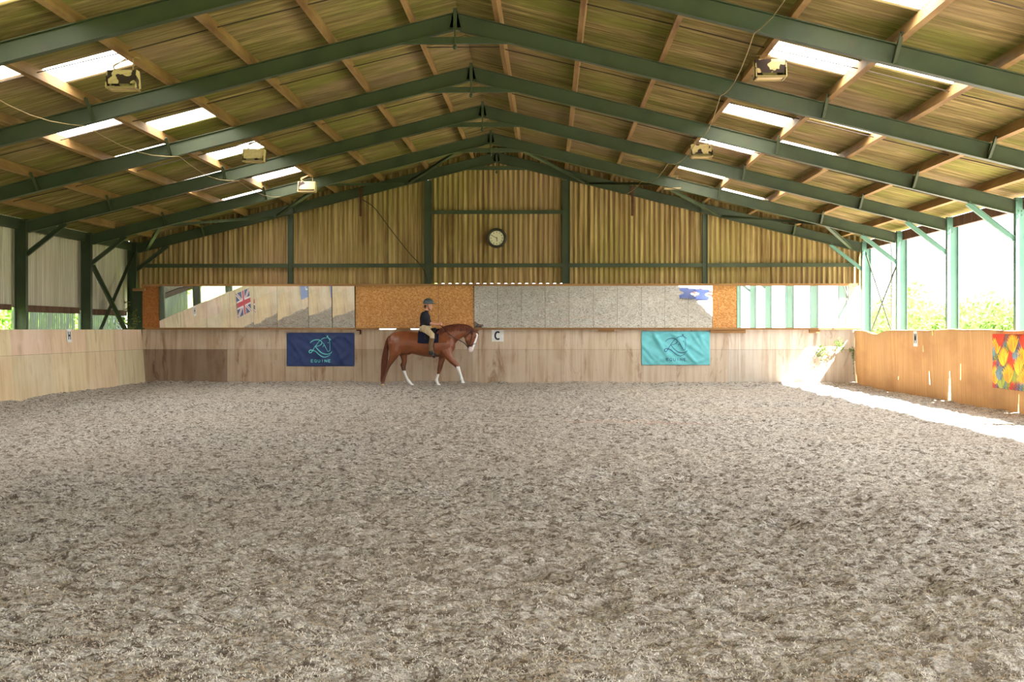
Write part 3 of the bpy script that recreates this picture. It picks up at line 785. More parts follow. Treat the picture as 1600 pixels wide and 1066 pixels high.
def banner(px0, px1, py0, py1, ccol, lcol, label, seed, name='banner', yface=YB, logo=True, wr=.026):
    y = yface - .012
    x0, x1 = xat(px0, y), xat(px1, y); z1, z0 = zat(py0, y, (x0 + x1) / 2), zat(py1, y, (x0 + x1) / 2)
    W, H = x1 - x0, z1 - z0
    rr = random.Random(seed); fold = [(rr.uniform(-1, 1), rr.uniform(.9, 3.4), rr.uniform(0, 6), rr.uniform(.4, 1)) for _ in range(6)]
    def dip(u, v):
        d = 0
        for i, (a, f, ph, am) in enumerate(fold):
            t = (u + a * v) * f * 7 + ph + 1.5 * math.sin(v * 2.3 + i)
            d += am * max(0, math.sin(t)) ** 4
        edge = min(u, 1 - u, v, 1 - v) * 6
        return wr * d * min(1, .25 + edge)
    def P(u, v, h): return (x0 + u * W, y - dip(u, v) - h, z0 + v * H)
    root = thing(name, ((x0 + x1) / 2, y, z0), label, 'banner')
    m = MB(); m.grid(81, 41, lambda u, v: P(u, v, 0))
    t = NT(name + '_cloth_%d' % seed)
    cm = t.done(t.bsdf(t.mix(t.rng(t.noise(5, 4), .4, .7, 0, .4), ccol, tuple(c * .72 for c in ccol[:3]) + (1,)), .55, .3))
    o = obj('cloth', m, cm, root, smooth=True); sd = o.modifiers.new('t', 'SOLIDIFY'); sd.thickness = .004
    tl_ = NT(name + '_print_%d' % seed); lm = tl_.done(tl_.bsdf(lcol, .6, .2))
    if logo:
        Q = lambda a, b, h: P((a - 205) / 1210, 1 - (b - 172) / 598, h + .003)
        m = MB()
        for pts, wd in LOGO:
            sp = smooth_path(pts, 6); k = len(sp)
            stroke(m, sp, [wd * (.6 + .5 * math.sin(PI * i / (k - 1))) for i in range(k)], Q)
        obj('horse_head_emblem', m, lm, root)
        for i, ch in enumerate('EQUINE'):
            m = MB()
            for pts in GLY[ch]:
                sp = [(642 + i * 62 + a * 36, 698 - b * 46) for a, b in pts]
                sp = [(sp[j][0] + (sp[j + 1][0] - sp[j][0]) * q / 4, sp[j][1] + (sp[j + 1][1] - sp[j][1]) * q / 4) for j in range(len(sp) - 1) for q in range(4)] + [sp[-1]]
                stroke(m, sp, 9, Q)
            obj('letter', m, lm, root)
    m = MB()
    for u, v in ((.012, .975), (.988, .975), (.012, .025), (.988, .025)):
        c = P(u, v, .004); m.ellipsoid(c, (.012, .006, .012), 8, 5)
    obj('eyelets', m, M['grey_plastic'], root)
    return root
banner(447.9, 553.8, 520, 572.4, lin(42, 58, 104), lin(110, 200, 196), 'navy banner with turquoise horse head emblem on the kickboard', 3)
banner(1002.3, 1109.2, 517.7, 570.4, lin(108, 190, 198), lin(52, 78, 120), 'turquoise banner with navy horse head emblem on the kickboard', 5, wr=.036)

def letter_sign(P, W, H, ch, label, thick):
    m = MB(); base = [P(u, v, h) for u in (0, 1) for h in (0, .012) for v in (0, 1)]
    m.add(base, [(0, 1, 3, 2), (4, 6, 7, 5), (0, 4, 5, 1), (2, 3, 7, 6), (0, 2, 6, 4), (1, 5, 7, 3)])
    root = thing('letter_sign', P(.5, 0, 0), label, 'letter sign', 'dressage letter boards')
    obj('board', m, M['white_paint'], root)
    m = MB()
    for pts in GLY[ch]: stroke(m, [(.28 + a * .44, .2 + b * .62) for a, b in pts], thick, lambda u, v, h: P(u, v, .013 + h))
    obj('letter', m, M['ink'], root)
xa, xb = xat(768.5, 39.68), xat(787, 39.68)
letter_sign(lambda u, v, h: (xa + (xb - xa) * u, 39.685 - h, 1.215 + .335 * v), 1, 1, 'C', 'white letter C board beside the horse head', .15)
letter_sign(lambda u, v, h: (XL0 + (XL1 - XL0) * ((1.25 + .32 * v) / 1.56) + .012 + h, yat(106, -10.2) - .15 + .3 * u, 1.25 + .32 * v), 1, 1, 'H', 'white letter H board on the pale long kickboard', .15)
letter_sign(lambda u, v, h: (XR - .035 - h, yat(1432, 10.2) + .17 - .34 * u, 1.16 + .36 * v), 1, 1, 'M', 'white letter M board on the brown matting', .15)

# flower print banner on the matting
def flower_banner():
    ya, yb, z0, z1 = yat(1551, 10.15), 25.2, .43, 1.475
    root = thing('picture_banner', (10.13, (ya + yb) / 2, z0), 'picture banner of orange and yellow succulents on the brown matting', 'banner')
    def P(u, v, h): return (10.15 - .012 * math.sin(u * 9) * math.sin(v * 5) - h, ya + (yb - ya) * u, z0 + (z1 - z0) * v)
    m = MB(); m.grid(40, 20, lambda u, v: P(u, v, 0))
    o = obj('cloth', m, mat('flower_banner_cloth', lin(150, 62, 48), .6, .2, 0, [(3, 3, .45, .6, lin(92, 104, 100), .8)]), root, smooth=True)
    o.modifiers.new('t', 'SOLIDIFY').thickness = .003
    m = MB(); m.c = []
    R = random.Random(5)
    def petal(u, v, ang, L, wd, c1, c2, h):
        for k in range(6):
            t0, t1 = k / 6, (k + 1) / 6
            for (c, s_) in ((c1, 1), (c2, -1)):
                q = []
                for (t, e) in ((t0, 0), (t1, 0), (t1, 1), (t0, 1)):
                    w_ = wd * math.sin(PI * min(1, .1 + .9 * t)) ** .8 * e * s_
                    a, b = L * t * math.cos(ang) - w_ * math.sin(ang), L * t * math.sin(ang) + w_ * math.cos(ang)
                    q.append(P(min(.995, max(.005, u + a / 2.1)), min(.995, max(.005, v + b)), h + .001))
                m.add(q, [(0, 1, 2, 3)])
                m.c.extend([lin(*[x + R.uniform(-10, 10) if x < 240 else x for x in c])] * 4)
    OR, YE, RD, TE, GR, PK = (255, 140, 30), (255, 190, 40), (226, 62, 34), (104, 136, 144), (150, 160, 60), (196, 120, 110)
    heads = []
    for r in range(6):
        for cidx in range(12):
            heads.append((cidx * .09 + (.045 if r % 2 else 0), -.02 + r * .18, (OR, YE, RD, TE, OR, GR)[(cidx * 2 + r * 3 + cidx // 3) % 6]))
    heads.sort(key=lambda h: -h[1])
    for i, (u, v, c) in enumerate(heads):
        if c is OR or c is YE: c = (PK, (176, 70, 60), (128, 96, 120))[i % 3]
        if True:
            for k in range(9): petal(u, v, PI / 2 + (k - 4) * .42, .2, .035, c, tuple(int(x * .72) for x in c), .001 + i * .0001 + k * .00003)
    heads2 = [(.32, .02, TE), (.13, -.02, RD), (.6, .05, GR), (.75, .0, OR), (.5, .42, RD), (.62, .5, TE), (.8, .5, OR), (.95, .45, TE), (.24, .02, GR), (.07, .1, OR), (.05, .62, TE), (.1, .66, OR), (.02, .95, RD), (.2, .18, TE), (.2, .8, RD), (.3, .45, YE), (.42, .15, OR), (.55, .7, OR), (.7, .3, YE), (.85, .75, RD), (.9, .15, OR)]
    for i, (u, v, c) in enumerate(heads2):
        for k in range(11): petal(u + .004 * k, v - .02, PI / 2 + ((k * 5) % 11 - 5) * .2, .36 if c is not TE else .28, .045, c, YE if c is OR else tuple(int(x * .8) for x in c), .006 + i * .0003 + k * .00008)
    obj('printed_flowers', m, vcol_mat('flower_print', .6, .2), root)
flower_banner()

# clock
YC = 40.10
zc = zat(372, YC, 0); xc = xat(776, YC)
root = thing('wall_clock', (xc, YC, zc - .29), 'round wall clock with dark rim and cream face on the gable', 'clock')
m = MB(); m.lathe([(0, .16), (.26, .16), (.285, .12), (.29, .03), (.27, -.01), (.23, -.015), (.212, .02), (.205, .05)], (xc, YC, zc), 'y', 48); obj('rim', m, mat('clock_rim', lin(46, 40, 34), .45, .4), root, smooth=True)
m = MB(); m.lathe([(0, .045), (.208, .045), (.208, .055), (0, .055)], (xc, YC, zc), 'y', 48); obj('face', m, mat('clock_face', lin(222, 214, 188), .6, .3), root)
m = MB()
for k in range(12):
    a = k * PI / 6; m.bar((xc + .15 * math.sin(a), YC + .041, zc + .15 * math.cos(a)), (xc + .188 * math.sin(a), YC + .041, zc + .188 * math.cos(a)), .016, .005, (0, 1, 0))
obj('hour_marks', m, M['ink'], root)
for nm, a, L, wd in (('minute_hand', math.radians(298), .155, .013), ('hour_hand', math.radians(173), .1, .018)):
    m = MB(); m.bar((xc - .03 * math.sin(a), YC + .034, zc - .03 * math.cos(a)), (xc + L * math.sin(a), YC + .034, zc + L * math.cos(a)), wd, .005, (0, 1, 0)); obj(nm, m, M['ink'], root)

# hanging floodlights
def peeling(name, base, patch, lo, seed):
    t = NT(name)
    f = t.rng(t.noise(5.5, 2, .4, .3, loc=(seed, seed * .7, 3)), lo, lo + .025)
    c = t.mix(t.rng(t.noise(18, 4), .5, .72, 0, .5), base, lin(160, 118, 78))
    return t.done(t.bsdf(t.mix(f, c, patch), .7, .25))
LIGHTS = [(193, 125, -4.7, 'big rusty floodlight hanging from the clad-side purlin, nearest', .46, 2), (397, 243, -4.7, 'cream floodlight hanging from the clad-side purlin, middle', .54, 5), (480, 292, -4.7, 'pale floodlight hanging from the clad-side purlin, nearest the gable', .6, 8),
          (1203, 108, 4.7, 'peeling floodlight hanging from the open-side purlin, nearest', .5, 11), (1096, 236, 4.7, 'cream floodlight hanging from the open-side purlin, middle', .55, 14), (1050, 287, 4.7, 'rusty red floodlight hanging from the open-side purlin, nearest the gable', .42, 17)]
for (px, py, X, lab, lo, sd) in LIGHTS:
    Y = yat(px, X); Z = zat(py, Y, X); s = 1 if X > 0 else -1
    mm = peeling('peeling_enamel_%d' % sd, lin(206, 184, 140), lin(60, 46, 44) if sd != 17 else lin(120, 78, 72), lo, sd)
    root = thing('hanging_floodlight', (X, Y, Z - .15), lab, 'light', 'floodlights under the roof')
    W, H, D = .21, .13, .15
    m = MB()   # hood: back sheet, sloped front sheet, cheeks
    m.add([(X - W, Y - D * .55, Z + H), (X + W, Y - D * .55, Z + H), (X + W * .92, Y - D * .75, Z - H * .55), (X - W * .92, Y - D * .75, Z - H * .55),
           (X - W, Y - D * .5, Z + H), (X + W, Y - D * .5, Z + H), (X + W * .92, Y - D * .7, Z - H * .55), (X - W * .92, Y - D * .7, Z - H * .55)],
          [(0, 1, 2, 3), (4, 7, 6, 5), (0, 4, 5, 1), (3, 2, 6, 7), (0, 3, 7, 4), (1, 5, 6, 2)])
    obj('front_plate', m, mm, root)
    m = MB(); m.box(X - W, X + W, Y - D * .5, Y + D, Z + H - .012, Z + H); m.box(X - W, X + W, Y + D - .012, Y + D, Z - H, Z + H)
    obj('housing', m, mm, root)
    for q in (-1, 1):
        m = MB(); m.prism([(-D * .6, H), (D, H), (D, -H), (-D * 1.1, -H)], (X + q * W, Y, Z), (X + q * (W + .012), Y, Z), (0, 1, 0), (0, 0, 1)); obj('end_cheek', m, mm, root)
    m = MB(); m.box(X - W, X + W, Y - D * 1.15, Y - D * 1.0, Z - H - .02, Z - H + .012); m.box(X - W, X + W, Y + D * .85, Y + D, Z - H - .02, Z - H); m.box(X - W, X - W + .02, Y - D, Y + D, Z - H - .02, Z - H); m.box(X + W - .02, X + W, Y - D, Y + D, Z - H - .02, Z - H)
    obj('lower_frame', m, M['rope'], root)
    m = MB(); m.add([(X - W + .02, Y - D, Z - H - .004), (X + W - .02, Y - D, Z - H - .004), (X + W - .02, Y + D * .85, Z - H - .004), (X - W + .02, Y + D * .85, Z - H - .004), (X - W + .02, Y - D, Z - H + .004), (X + W - .02, Y - D, Z - H + .004), (X + W - .02, Y + D * .85, Z - H + .004), (X - W + .02, Y + D * .85, Z - H + .004)],
                    [(0, 1, 2, 3), (4, 7, 6, 5), (0, 4, 5, 1), (1, 5, 6, 2), (2, 6, 7, 3), (3, 7, 4, 0)])
    obj('lamp_glass', m, mat('dusty_lamp_glass_%d' % sd, lin(190, 160, 112), .4, .4), root)
    zt = RIDGE - SL * 4.61 + .02
    for q in (-.14, .14):
        m = MB(); m.tube([(X + q, Y, Z + H), (X + q, Y, Z + H + .07), (s * 4.61 + q * .35, Y + .02, zt)], .009, 5); obj('hanger_rod', m, M['rope'], root)
    m = MB(); m.tube(smooth_path([(X + s * .1, Y + .1, Z + H), (X + s * .18, Y + .1, Z + H + .1), (s * 4.62 + .02, Y + .12, zt + .02), (s * 4.55, Y + .3, zt + .05)], 4), .011, 5); obj('flex', m, M['rope'], root)

# cables
m = MB(); m.tube(smooth_path([(xat(566, 40.15), 40.15, zat(312, 40.15, -4)), (xat(585, 40.15), 40.15, zat(325, 40.15, -4)), (xat(613, 40.15), 40.15, zat(362, 40.15, -3)), (xat(640, 40.15), 40.15, zat(396, 40.15, -2)), (xat(660, 40.15), 40.15, zat(418, 40.15, -2)), (xat(668, 40.15), 40.15, zat(440, 40.15, -2))], 5), .012, 6)
obj('cable', m, M['wire'], None, 'dark cable sweeping down the gable to the post', 'cable')
pts = [(x_, y_, RIDGE - SL * x_ - .30) for x_, y_ in ((4.05, 13.0), (4.12, 17.8), (4.25, 22.37), (4.4, 26.97), (4.2, 31.57), (3.9, 36.07), (3.4, 39.9))]
cp = []
for i in range(len(pts) - 1):
    for k in range(6):
        t = k / 6; a, b = pts[i], pts[i + 1]
        cp.append((a[0] + (b[0] - a[0]) * t, a[1] + (b[1] - a[1]) * t, a[2] + (b[2] - a[2]) * t + .18 * math.sin(PI * t) * (-1) + (0)))
m = MB(); m.tube(cp, .007, 5); obj('cable', m, M['rope'], None, 'pale cord looped under the frames on the open-side slope', 'cable')
pts = [(-x_, y_, RIDGE - SL * x_ - .30) for x_, y_ in ((6.1, 17.8), (6.0, 22.37), (5.7, 26.97), (5.6, 31.57), (5.3, 36.07))]
cp = []
for i in range(len(pts) - 1):
    for k in range(6):
        t = k / 6; a, b = pts[i], pts[i + 1]
        cp.append((a[0] + (b[0] - a[0]) * t, a[1] + (b[1] - a[1]) * t, a[2] + (b[2] - a[2]) * t - .16 * math.sin(PI * t)))
m = MB(); m.tube(cp, .007, 5); obj('cable', m, M['rope'], None, 'pale cord looped under the frames on the clad-side slope', 'cable')
# ------------------------------------------------------------------ chestnut horse, tack and rider
YH = 38.5; XH = -2.03
def HP(cx, cy, y=0.0): return V((XH + (cx - 700) * .002, YH + y, (915 - cy) * .002))
LAT = (0, 1, 0)
TR = [(235, 250, 330, .06, 0), (250, 228, 390, .15, .1), (280, 198, 450, .22, .15), (330, 170, 480, .27, .15), (400, 152, 490, .29, .15), (480, 150, 478, .285, .15), (560, 160, 470, .28, .2),
      (640, 168, 488, .30, .25), (720, 168, 506, .315, .3), (800, 160, 517, .32, .35), (880, 150, 520, .30, .45), (940, 136, 516, .27, .5), (1000, 128, 510, .25, .5), (1060, 140, 500, .235, .4),
      (1110, 190, 470, .2, .2), (1150, 260, 430, .13, 0), (1170, 310, 390, .05, 0)]
def trunk_at(cx):
    a = np.array(TR); return [float(np.interp(cx, a[:, 0], a[:, k])) for k in range(1, 5)]
def on_trunk(cx, ang, off=0.0):
    """ang 0 = near side level, 90 = spine, from camera side (y<0)"""
    t, b, hw, kt = trunk_at(cx); c, h = (t + b) / 2, (b - t) / 2
    s, q = math.sin(ang), math.cos(ang)
    p = HP(cx, c - h * s - off / .002 * s, -(hw * (1 - kt * max(0, s)) + off) * q)
    return p
def leg(mb, pts, n=12):
    st = []
    for i, (cx, cy, y, r, hw) in enumerate(pts):
        a = pts[max(i - 1, 0)]; c = pts[min(i + 1, len(pts) - 1)]
        dx, dy = c[0] - a[0], c[1] - a[1]; L = math.hypot(dx, dy)
        ox, oy = -dy / L * r, dx / L * r
        st.append((HP(cx + ox, cy + oy, y), HP(cx - ox, cy - oy, y), hw, LAT))
    mb.loft(st, n)
hb = MB()
hb.loft([(HP(c, t), HP(c, b), h, LAT) for c, t, b, h, k in TR], 24, 0, [k for *_, k in TR])
NK = [((930, 150), (1130, 450), .19), ((990, 112), (1148, 390), .165), ((1060, 88), (1168, 335), .135), ((1150, 70), (1200, 298), .11), ((1240, 66), (1248, 262), .098), ((1320, 76), (1282, 242), .095), ((1385, 100), (1296, 246), .098), ((1425, 130), (1300, 258), .09)]
hb.loft([(HP(*T), HP(*B), h, LAT) for T, B, h in NK], 20)
HD = [((1432, 128), (1298, 222), .075), ((1476, 172), (1299, 262), .098), ((1487, 212), (1306, 300), .1), ((1478, 258), (1318, 328), .088), ((1462, 304), (1332, 352), .07), ((1446, 348), (1340, 378), .06), ((1433, 388), (1342, 404), .06), ((1424, 420), (1346, 424), .06), ((1404, 446), (1360, 448), .042)]
hb.loft([(HP(*T), HP(*B), h, LAT) for T, B, h in HD], 16)
for y in (-.055, .055):   # ears, brows, nostrils, jaw
    hb.tube([HP(1425, 165, y * .9), HP(1450, 152, y * 1.1), HP(1482, 148, y * 1.25), HP(1514, 146, y * 1.1)], [.03, .034, .026, .006], 8)
    hb.ellipsoid(HP(1446, 236, y * 1.5), (.035, .02, .03), 10, 8)
    hb.ellipsoid(HP(1412, 410, y * .9), (.02, .016, .024), 8, 6)
    hb.ellipsoid(HP(1330, 268, y * 1.2), (.055, .04, .07), 10, 8)
LEGA = [(360, 330, -.15, 110, .15), (345, 425, -.165, 88, .13), (322, 500, -.165, 60, .1), (292, 560, -.16, 43, .072), (266, 606, -.155, 34, .055), (246, 655, -.15, 24, .042), (222, 725, -.15, 19, .034), (196, 795, -.15, 19, .033), (180, 838, -.15, 24, .038), (172, 866, -.15, 20, .034)]
LEGB = [(430, 420, .13, 80, .13), (448, 510, .14, 48, .09), (456, 580, .14, 37, .066), (438, 642, .14, 38, .055), (448, 700, .14, 26, .044), (470, 760, .14, 19, .036), (496, 820, .14, 19, .034), (520, 858, .14, 25, .038), (542, 880, .14, 20, .034)]
LEGC = [(1000, 420, .13, 85, .1), (985, 520, .13, 50, .082), (966, 600, .13, 38, .062), (946, 686, .13, 33, .052), (932, 745, .13, 21, .037), (912, 805, .13, 18, .033), (902, 843, .13, 24, .038), (914, 872, .13, 20, .034)]
LEGD = [(1040, 400, -.15, 100, .12), (1078, 495, -.155, 62, .095), (1128, 566, -.155, 44, .07), (1198, 630, -.155, 35, .053), (1218, 672, -.155, 25, .04), (1238, 730, -.155, 19, .034), (1256, 786, -.155, 19, .033), (1263, 816, -.155, 25, .038), (1272, 836, -.155, 20, .034)]
for L in (LEGA, LEGB, LEGC, LEGD): leg(hb, L)
def hoof(mb, a, b, y):     # a pastern end, b ground centre toe
    st = []
    for t, r in ((0, .034), (.45, .045), (1, .056)):
        c = HP(a[0] + (b[0] - a[0]) * t, a[1] + (b[1] - a[1]) * t, y)
        st.append((c + V((r * 1.15, 0, .012 * (1 - t))), c - V((r * 1.0, 0, 0)), r * .95, LAT))
    mb.loft(st, 12)
hoof(hb, (172, 866), (166, 908), -.15); hoof(hb, (542, 880), (568, 911), .14); hoof(hb, (914, 872), (934, 911), .13); hoof(hb, (1272, 836), (1280, 876), -.155)
for (cx, cy, y, r) in ((416, 628, .14, .05), (248, 596, -.155, .045)): hb.ellipsoid(HP(cx, cy, y), (r * .8, r * .7, r), 8, 6)   # points of hock
hb.ellipsoid(HP(520, 462, 0), (.09, .05, .05), 10, 8)
hm = remeshed(hb, .0115, 7)
hm.c = []
def coat(v):
    cx = (v[0] - XH) / .002 + 700; cy = 915 - v[2] / .002; y = v[1] - YH
    ch = lin(124, 68, 38); n = .88 + .24 * float(vnoise(np.array(v[0] * 9), np.array(v[2] * 9), 2))
    col = tuple(c * n for c in ch[:3])
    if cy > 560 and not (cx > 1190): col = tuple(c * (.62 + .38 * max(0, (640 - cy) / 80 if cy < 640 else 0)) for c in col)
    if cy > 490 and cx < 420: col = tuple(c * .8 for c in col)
    white = (.78, .76, .74)
    e = 8 * float(vnoise(np.array(v[0] * 40), np.array(v[1] * 40), 4))
    if cx > 425 and cx < 620 and cy > 706 + e and y > .05: col = white
    if 860 < cx < 975 and cy > 752 + e: col = white
    if cx > 1190 and cy > 636 + e + (1240 - cx) * .15: col = white
    if cy > 888 and cx < 240: col = (.5, .36, .22)
    if cx > 1200 and cy < 460:
        f = (cx - 1487) + abs(cy - 212) * (.36 if cy > 212 else .5)
        if f > -34 + abs(y) * 260 and cy > 190: col = white
        if cy > 372 + abs(y) * 60 and cx > 1352: col = (.74, .62, .6)
        if cy > 372 and cx < 1352: col = (.2, .12, .1)
        if cx > 1440 and cy < 158 and abs(y) < .06: col = (.12, .055, .035)
    return (*col, 1)
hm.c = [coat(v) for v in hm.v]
t_ = NT('chestnut_coat'); va = t_.n('ShaderNodeVertexColor', layer_name='tint')
coat_m = t_.done(t_.bsdf(va.outputs[0], .36, .45, 0, t_.noise((120, 60, 40), 3), .08, .003))
horse = obj('horse', hm, coat_m, None, 'chestnut horse with white socks walking along the end kickboard', 'horse', smooth=True, origin=HP(700, 915))
hair_m = mat('chestnut_hair', lin(112, 56, 36), .5, .3, 0, [((30, 30, 4), 4, .4, .65, lin(70, 34, 24), .7)])
R = random.Random(3)
mn = MB(); crest = smooth_path([T for T, B, h in NK], 8)
for k in range(150):
    f = k / 149 * (len(crest) - 1.001); i = int(f); a = crest[i]; b = crest[i + 1]; u = f - i
    cx, cy = a[0] + (b[0] - a[0]) * u, a[1] + (b[1] - a[1]) * u
    L = R.uniform(55, 105) * (.6 if cx < 980 else 1)
    hwl = np.interp(cx, [930, 1060, 1240, 1420], [.16, .12, .088, .08])
    mn.tube([HP(cx, cy + 4, R.uniform(-.01, .02)), HP(cx + 1, cy - 5, -.02), HP(cx - 2 + R.uniform(-4, 4), cy + L * .3, -hwl * .62 - .012), HP(cx - 8 + R.uniform(-8, 8), cy + L * .7, -hwl * .92 - .014), HP(cx - 14 + R.uniform(-12, 12), cy + L, -hwl - .014)], [.008, .012, .012, .009, .002], 5)
for k in range(8):    # forelock
    mn.tube([HP(1430, 122, R.uniform(-.03, .03)), HP(1462, 140, R.uniform(-.03, .03)), HP(1490 + R.uniform(-4, 8), 190 + R.uniform(0, 20), R.uniform(-.03, .03))], [.008, .01, .002], 5)
obj('mane', mn, hair_m, horse, smooth=True)
tl_m = MB()
for k in range(70):
    w0 = R.uniform(-1, 1); y0 = R.uniform(-.045, .045); e = R.uniform(-40, 20)
    tl_m.tube(smooth_path([tuple(HP(255 + w0 * 6, 222 + abs(w0) * 5, y0 * .4)), tuple(HP(226 + w0 * 16, 290, y0 * .8)), tuple(HP(204 + w0 * 30, 420, y0)), tuple(HP(186 + w0 * 40, 560, y0 * 1.2)), tuple(HP(172 + w0 * 34, 720, y0)), tuple(HP(156 + w0 * 22, 850 + e, y0 * .7))], 3),
              [.008] + [.013] * 14 + [.002], 5)
obj('tail', tl_m, hair_m, horse, smooth=True)
for y in (-.098, .098):
    m = MB(); m.ellipsoid(HP(1450, 240, y), (.016, .012, .016), 10, 8); obj('eye', m, M['black'], horse, smooth=True)

# tack
navy = mat('navy_saddle_cloth', lin(28, 32, 50), .8, .1, 0, [((40, 40, 40), 2, .4, .6, lin(28, 32, 52), .6)])
def shell(mb, cx0, cx1, a0, a1, off, th, nu=22, nv=26, edge=None):
    """strip over the trunk from angle a0 (near) over the spine to a1 (far)"""
    def P(o):
        def f(u, v):
            cx = cx0 + (cx1 - cx0) * u; aa = a0 + (a1 - a0) * v
            if edge: cx, aa = edge(u, v, cx, aa)
            return on_trunk(cx, aa, o)
        return f
    b = len(mb.v); mb.grid(nu, nv, P(off)); c = len(mb.v); mb.grid(nu, nv, P(off + th))
    rim = [i * nv for i in range(nu)] + [(nu - 1) * nv + j for j in range(1, nv)] + [i * nv + nv - 1 for i in range(nu - 2, -1, -1)] + [j for j in range(nv - 2, 0, -1)]
    for q in range(len(rim)):
        p, n_ = rim[q], rim[(q + 1) % len(rim)]
        mb.f.append([b + p, b + n_, c + n_, c + p]); mb.m.append(0)
m = MB(); shell(m, 662, 948, math.radians(4), math.radians(176), .012, .016)
obj('saddle_pad', m, navy, None, 'dark navy saddle pad under the rider', 'saddle pad', smooth=True)
sad = thing('saddle', HP(800, 300), 'black dressage saddle on the horse back under the rider', 'saddle')
m = MB(); shell(m, 705, 905, math.radians(48), math.radians(132), .03, .05, edge=lambda u, v, cx, aa: (cx, PI / 2 + (aa - PI / 2) * (.75 + .25 * math.sin(PI * u))))
m.loft([(HP(700, 122), HP(700, 165), .13, LAT), (HP(730, 130), HP(730, 165), .15, LAT), (HP(790, 138), HP(790, 165), .14, LAT), (HP(850, 128), HP(850, 155), .11, LAT), (HP(892, 112), HP(892, 150), .08, LAT)], 14)
obj('seat', m, M['black'], sad, smooth=True)
for a, b in ((20, 60), (160, 120)):
    m = MB(); shell(m, 760, 905, math.radians(a), math.radians(b), .031, .012, 12, 12, edge=lambda u, v, cx, aa: (cx + 20 * (1 - v) * (u - .3), aa)); obj('flap', m, M['black'], sad, smooth=True)
m = MB(); shell(m, 862, 892, math.radians(22), math.radians(-202), .008, .014, 4, 40); obj('girth', m, mat('brown_girth', lin(84, 58, 44), .7, .2), sad, smooth=True)
for s in (-1, 1):
    m = MB(); pts = [HP(838, 215, s * .335), HP(862, 330, s * .37), HP(878, 440, s * .375)]
    m.tube(pts, .011, 6); obj('stirrup_leather', m, mat('stirrup_leather_%d' % (s + 1), lin(150, 120, 104), .6, .3), sad)
    m = MB(); c = HP(884, 470, s * .375)
    m.tube([c + V((0, .055 * math.cos(a), .062 * math.sin(a) + .0)) for a in np.linspace(-.5, PI + .5, 15)], .007, 6); m.box(c[0] - .025, c[0] + .025, c[1] - .055, c[1] + .055, c[2] - .04, c[2] - .028)
    obj('stirrup', m, mat('steel_stirrup_%d' % (s + 1), lin(120, 130, 128), .35, .5, .8), sad)
br = thing('bridle', HP(1380, 440), 'dark leather bridle with long reins on the chestnut horse', 'bridle')
def headring(T, B, hw, o=.008, n=24):
    T, B = HP(*T), HP(*B); c = (T + B) / 2; u = (T - B) / 2; L = u.length
    return [c + u * ((L + o) / L) * math.sin(a) + V((0, -(hw + o) * math.cos(a), 0)) for a in np.linspace(0, 2 * PI, n + 1)]
m = MB(); m.tube(headring((1452, 330), (1338, 368), .066), .011, 6); obj('noseband', m, M['black'], br)
m = MB(); m.tube(headring((1428, 130), (1298, 250), .098), .01, 6); obj('throat_lash', m, M['black'], br)
m = MB(); m.tube([HP(1468, 168, -.07), HP(1485, 178, 0), HP(1468, 168, .07)], .01, 6); obj('browband', m, M['black'], br)
for s in (-1, 1):
    m = MB(); m.tube(smooth_path([tuple(HP(1428, 128, s * .03)), tuple(HP(1420, 175, s * .104)), tuple(HP(1398, 260, s * .107)), tuple(HP(1368, 345, s * .075)), tuple(HP(1356, 388, s * .068))], 4), .009, 6); obj('cheek_strap', m, M['black'], br)
    m = MB(); c = HP(1352, 392, s * .07); m.tube([c + V((.028 * math.cos(a), 0, .028 * math.sin(a))) for a in np.linspace(0, 2 * PI, 17)], .006, 6); obj('bit_ring', m, M['grey_plastic'], br)
    m = MB(); m.tube(smooth_path([tuple(HP(1350, 388, s * .075)), tuple(HP(1290, 320, s * .115)), tuple(HP(1180, 262, s * .165)), tuple(HP(1080, 190, s * .16)), tuple(HP(1000, 105, s * .12)), tuple(HP(950, 62, s * .075))], 5), .008, 6); obj('rein', m, M['black'], br)

# rider
skin = mat('skin', lin(198, 142, 116), .55, .3, 0, [(20, 3, .5, .7, lin(184, 120, 98), .5)])
def torso(inf=0):
    i = inf / .002
    return [((832 + i, 130), (668 - i, 150), .185 + inf), ((826 + i, 95), (678 - i, 100), .17 + inf), ((816 + i, 55), (688 - i, 55), .15 + inf), ((820 + i, 0), (683 - i, 0), .165 + inf), ((816 + i, -45), (686 - i, -45), .185 + inf), ((800 + i, -82), (700 - i, -88), .185 + inf), ((786 + i, -108), (722 - i, -112), .12 + inf)]
def lofts(mb, st, n=16): mb.loft([(HP(*T), HP(*B), h, LAT) for T, B, h in st], n)
def arm_pts(s): return [HP(742, -78, s * .19), HP(768, -20, s * .235), HP(806, 40, s * .225), HP(870, 60, s * .15), HP(930, 62, s * .085)]
ARM_R = [.06, .052, .042, .036, .026]
def thigh_pts(s): return [HP(735, 118, s * .1), HP(790, 150, s * .26), HP(866, 212, s * .375)]
def calf_pts(s): return [HP(866, 212, s * .375), HP(862, 270, s * .395), HP(846, 350, s * .395), HP(838, 440, s * .385)]
